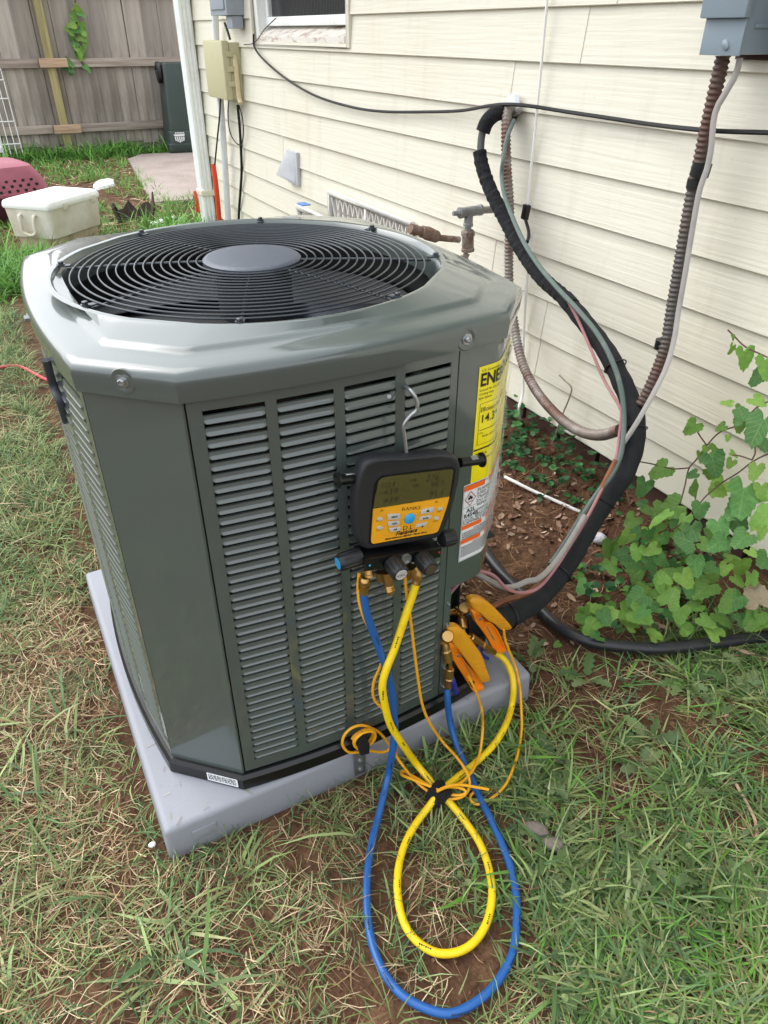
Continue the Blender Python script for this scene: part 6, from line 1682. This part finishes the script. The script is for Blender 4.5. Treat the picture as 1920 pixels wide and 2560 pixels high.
# creeper on the fence
cr = thing('fence_creeper', 'green creeper hanging down the wooden fence boards', 'vine', (1.3, FY, 1.0))
PTS_F = [(1.8001,10.68,1.6471),(1.7562,10.68,1.5801),(1.8374,10.68,1.5976),(1.7065,10.68,1.4876),(1.8309,10.68,1.4798),(1.7504,10.68,1.4244),(1.6621,10.68,1.4199),(1.8257,10.68,1.4118),(1.6874,10.68,1.3605),(1.7831,10.68,1.3518),(1.8289,10.68,1.2914),(1.7091,10.68,1.2832),(1.7348,10.68,1.2224),(1.7685,10.68,1.196),(1.6937,10.68,1.1704),(1.7292,10.68,1.1526),(1.5554,10.68,1.1019),(1.5817,10.68,1.0664),(1.552,10.68,1.0228),(1.5873,10.68,1.0045),(1.7797,10.68,1.0193)]
for k_, p in enumerate(PTS_F): leaf(cr, p, .06 + .03 * random.random(), (1, 0, 2)[k_ % 3] if k_ < 16 else 2, face=(random.gauss(0, .4), -1, .4 + random.gauss(0, .3)))
MB().tube(spline([(1.814,10.7,1.7385),(1.7771,10.7,1.5303),(1.7685,10.7,1.3603),(1.745,10.7,1.1652),(1.766,10.7,0.9876)], 5), .012, 5).build('stem', VSTEM, cr, True)

# ------------------------------------------------------------------ small litter by the unit
def lump(name, label, cat, p, r, material, sq=(1, 1, .6), rot=0.):
    v, f = [], []
    rs = random.Random(len(label) * 7 + 3)
    loops = []
    for i in range(1, 6):
        ph = math.pi * i / 6
        loops.append([(r * sq[0] * math.sin(ph) * math.cos(2 * math.pi * k / 12) * rs.uniform(.82, 1.15), r * sq[1] * math.sin(ph) * math.sin(2 * math.pi * k / 12) * rs.uniform(.82, 1.15), r * sq[2] * math.cos(ph) * rs.uniform(.9, 1.1)) for k in range(12)])
    return tag(MB().loft(loops, M=Matrix.Translation(p) @ Matrix.Rotation(rot, 4, 'Z')).build(name, material, angle=80), label, cat)
GREYLUMP = mat('dried_lump', '#7d746b', .95, var=[(30, '#5a5048', .45, .7, .7)], bump=(80, .8, .006))
lump('dried_lump', 'upper grey dried lump lying in the weeds', 'lump', (0.6954,-0.3103,0.012), .022, GREYLUMP, (1.2, .7, .55), -.9)
lump('dried_lump', 'lower grey dried lump lying in the weeds', 'lump', (0.7042,-0.3558,0.012), .020, GREYLUMP, (1.2, .8, .6), -.8)
FLUFF = mat('fluff', '#cfcbd2', .95, bump=(60, 1., .01))
lump('cotton_fluff', 'left tuft of pale fluff on the soil', 'fluff', (1.5117,0.4653,0.014), .024, FLUFF, (1, 1, .7))
lump('cotton_fluff', 'right tuft of pale fluff on the soil', 'fluff', (1.5336,0.4277,0.014), .026, FLUFF, (1, 1, .7))
lump('blue_scrap', 'dark blue plastic scrap near the foundation', 'litter', (1.5796,0.8443,0.012), .032, mat('blue_scrap', '#2b3d5e', .35, var=[(20, '#4f8aa8', .6, .7, .8)]), (1.3, .5, .4), .9)
lump('white_crumb', 'white crumb on the soil near pad corner', 'litter', (-0.0281,0.0401,0.005), .008, TRIM, (1, .8, .6))
tag(MB().tube([(1.4968,-0.1261,0.012),(1.5251,-0.1654,0.012),(1.5519,-0.2136,0.012)], .006, 7).build('stick', NEWWOOD), 'bare tan stick poking out under black pipe', 'stick')
tag(MB().tube(spline([(1.1564,-0.433,0.012),(1.1347,-0.4798,0.014),(1.1111,-0.5211,0.014),(1.0637,-0.5557,0.012),(1.0154,-0.5723,0.01)], 5), .0035, 6).build('dead_stalk', NEWWOOD), 'long curved dead stalk at the right edge', 'stalk')
tag(MB().tube(spline([(1.66,0.851,0.1348),(1.66,0.821,0.2626),(1.66,0.7966,0.3503),(1.66,0.7975,0.3832),(1.66,0.8381,0.3945),(1.66,0.8656,0.4022)], 4), .003, 5).build('dead_twig', mat('grey_twig', '#8b8078', .8)), 'thin dead twig standing against the siding bottom', 'twig')

# clippings fallen on the pad
xq = np.concatenate([rng.uniform(.01, .10, 26), rng.uniform(.02, .9, 10), rng.uniform(.86, .90, 10)])
yq = np.concatenate([rng.uniform(.02, .30, 26), rng.uniform(.004, .016, 10), rng.uniform(.02, .3, 10)])
kq = ((xq < .045) | (yq < .016) | (xq > .87) | (xq + yq < .17))
xq, yq = xq[kq], yq[kq]
N = len(xq)
tv2, tf2 = [(-.5, -.03, 0), (.5, -.02, .02), (.5, .02, .02), (-.5, .03, 0)], [(0, 1, 2, 3)]
st = stuff(merge('grass_clippings', tv2, tf2, rots(rng.uniform(0, 6.28, N), np.zeros(N), np.zeros(N), rng.uniform(.006, .028, N)), np.stack([xq, yq, np.full(N, .0822)], 1), pick(np.concatenate([TANS, GREENS]), N), DRYM))
st['label'] = 'bits of dry grass scattered on the grey pad'
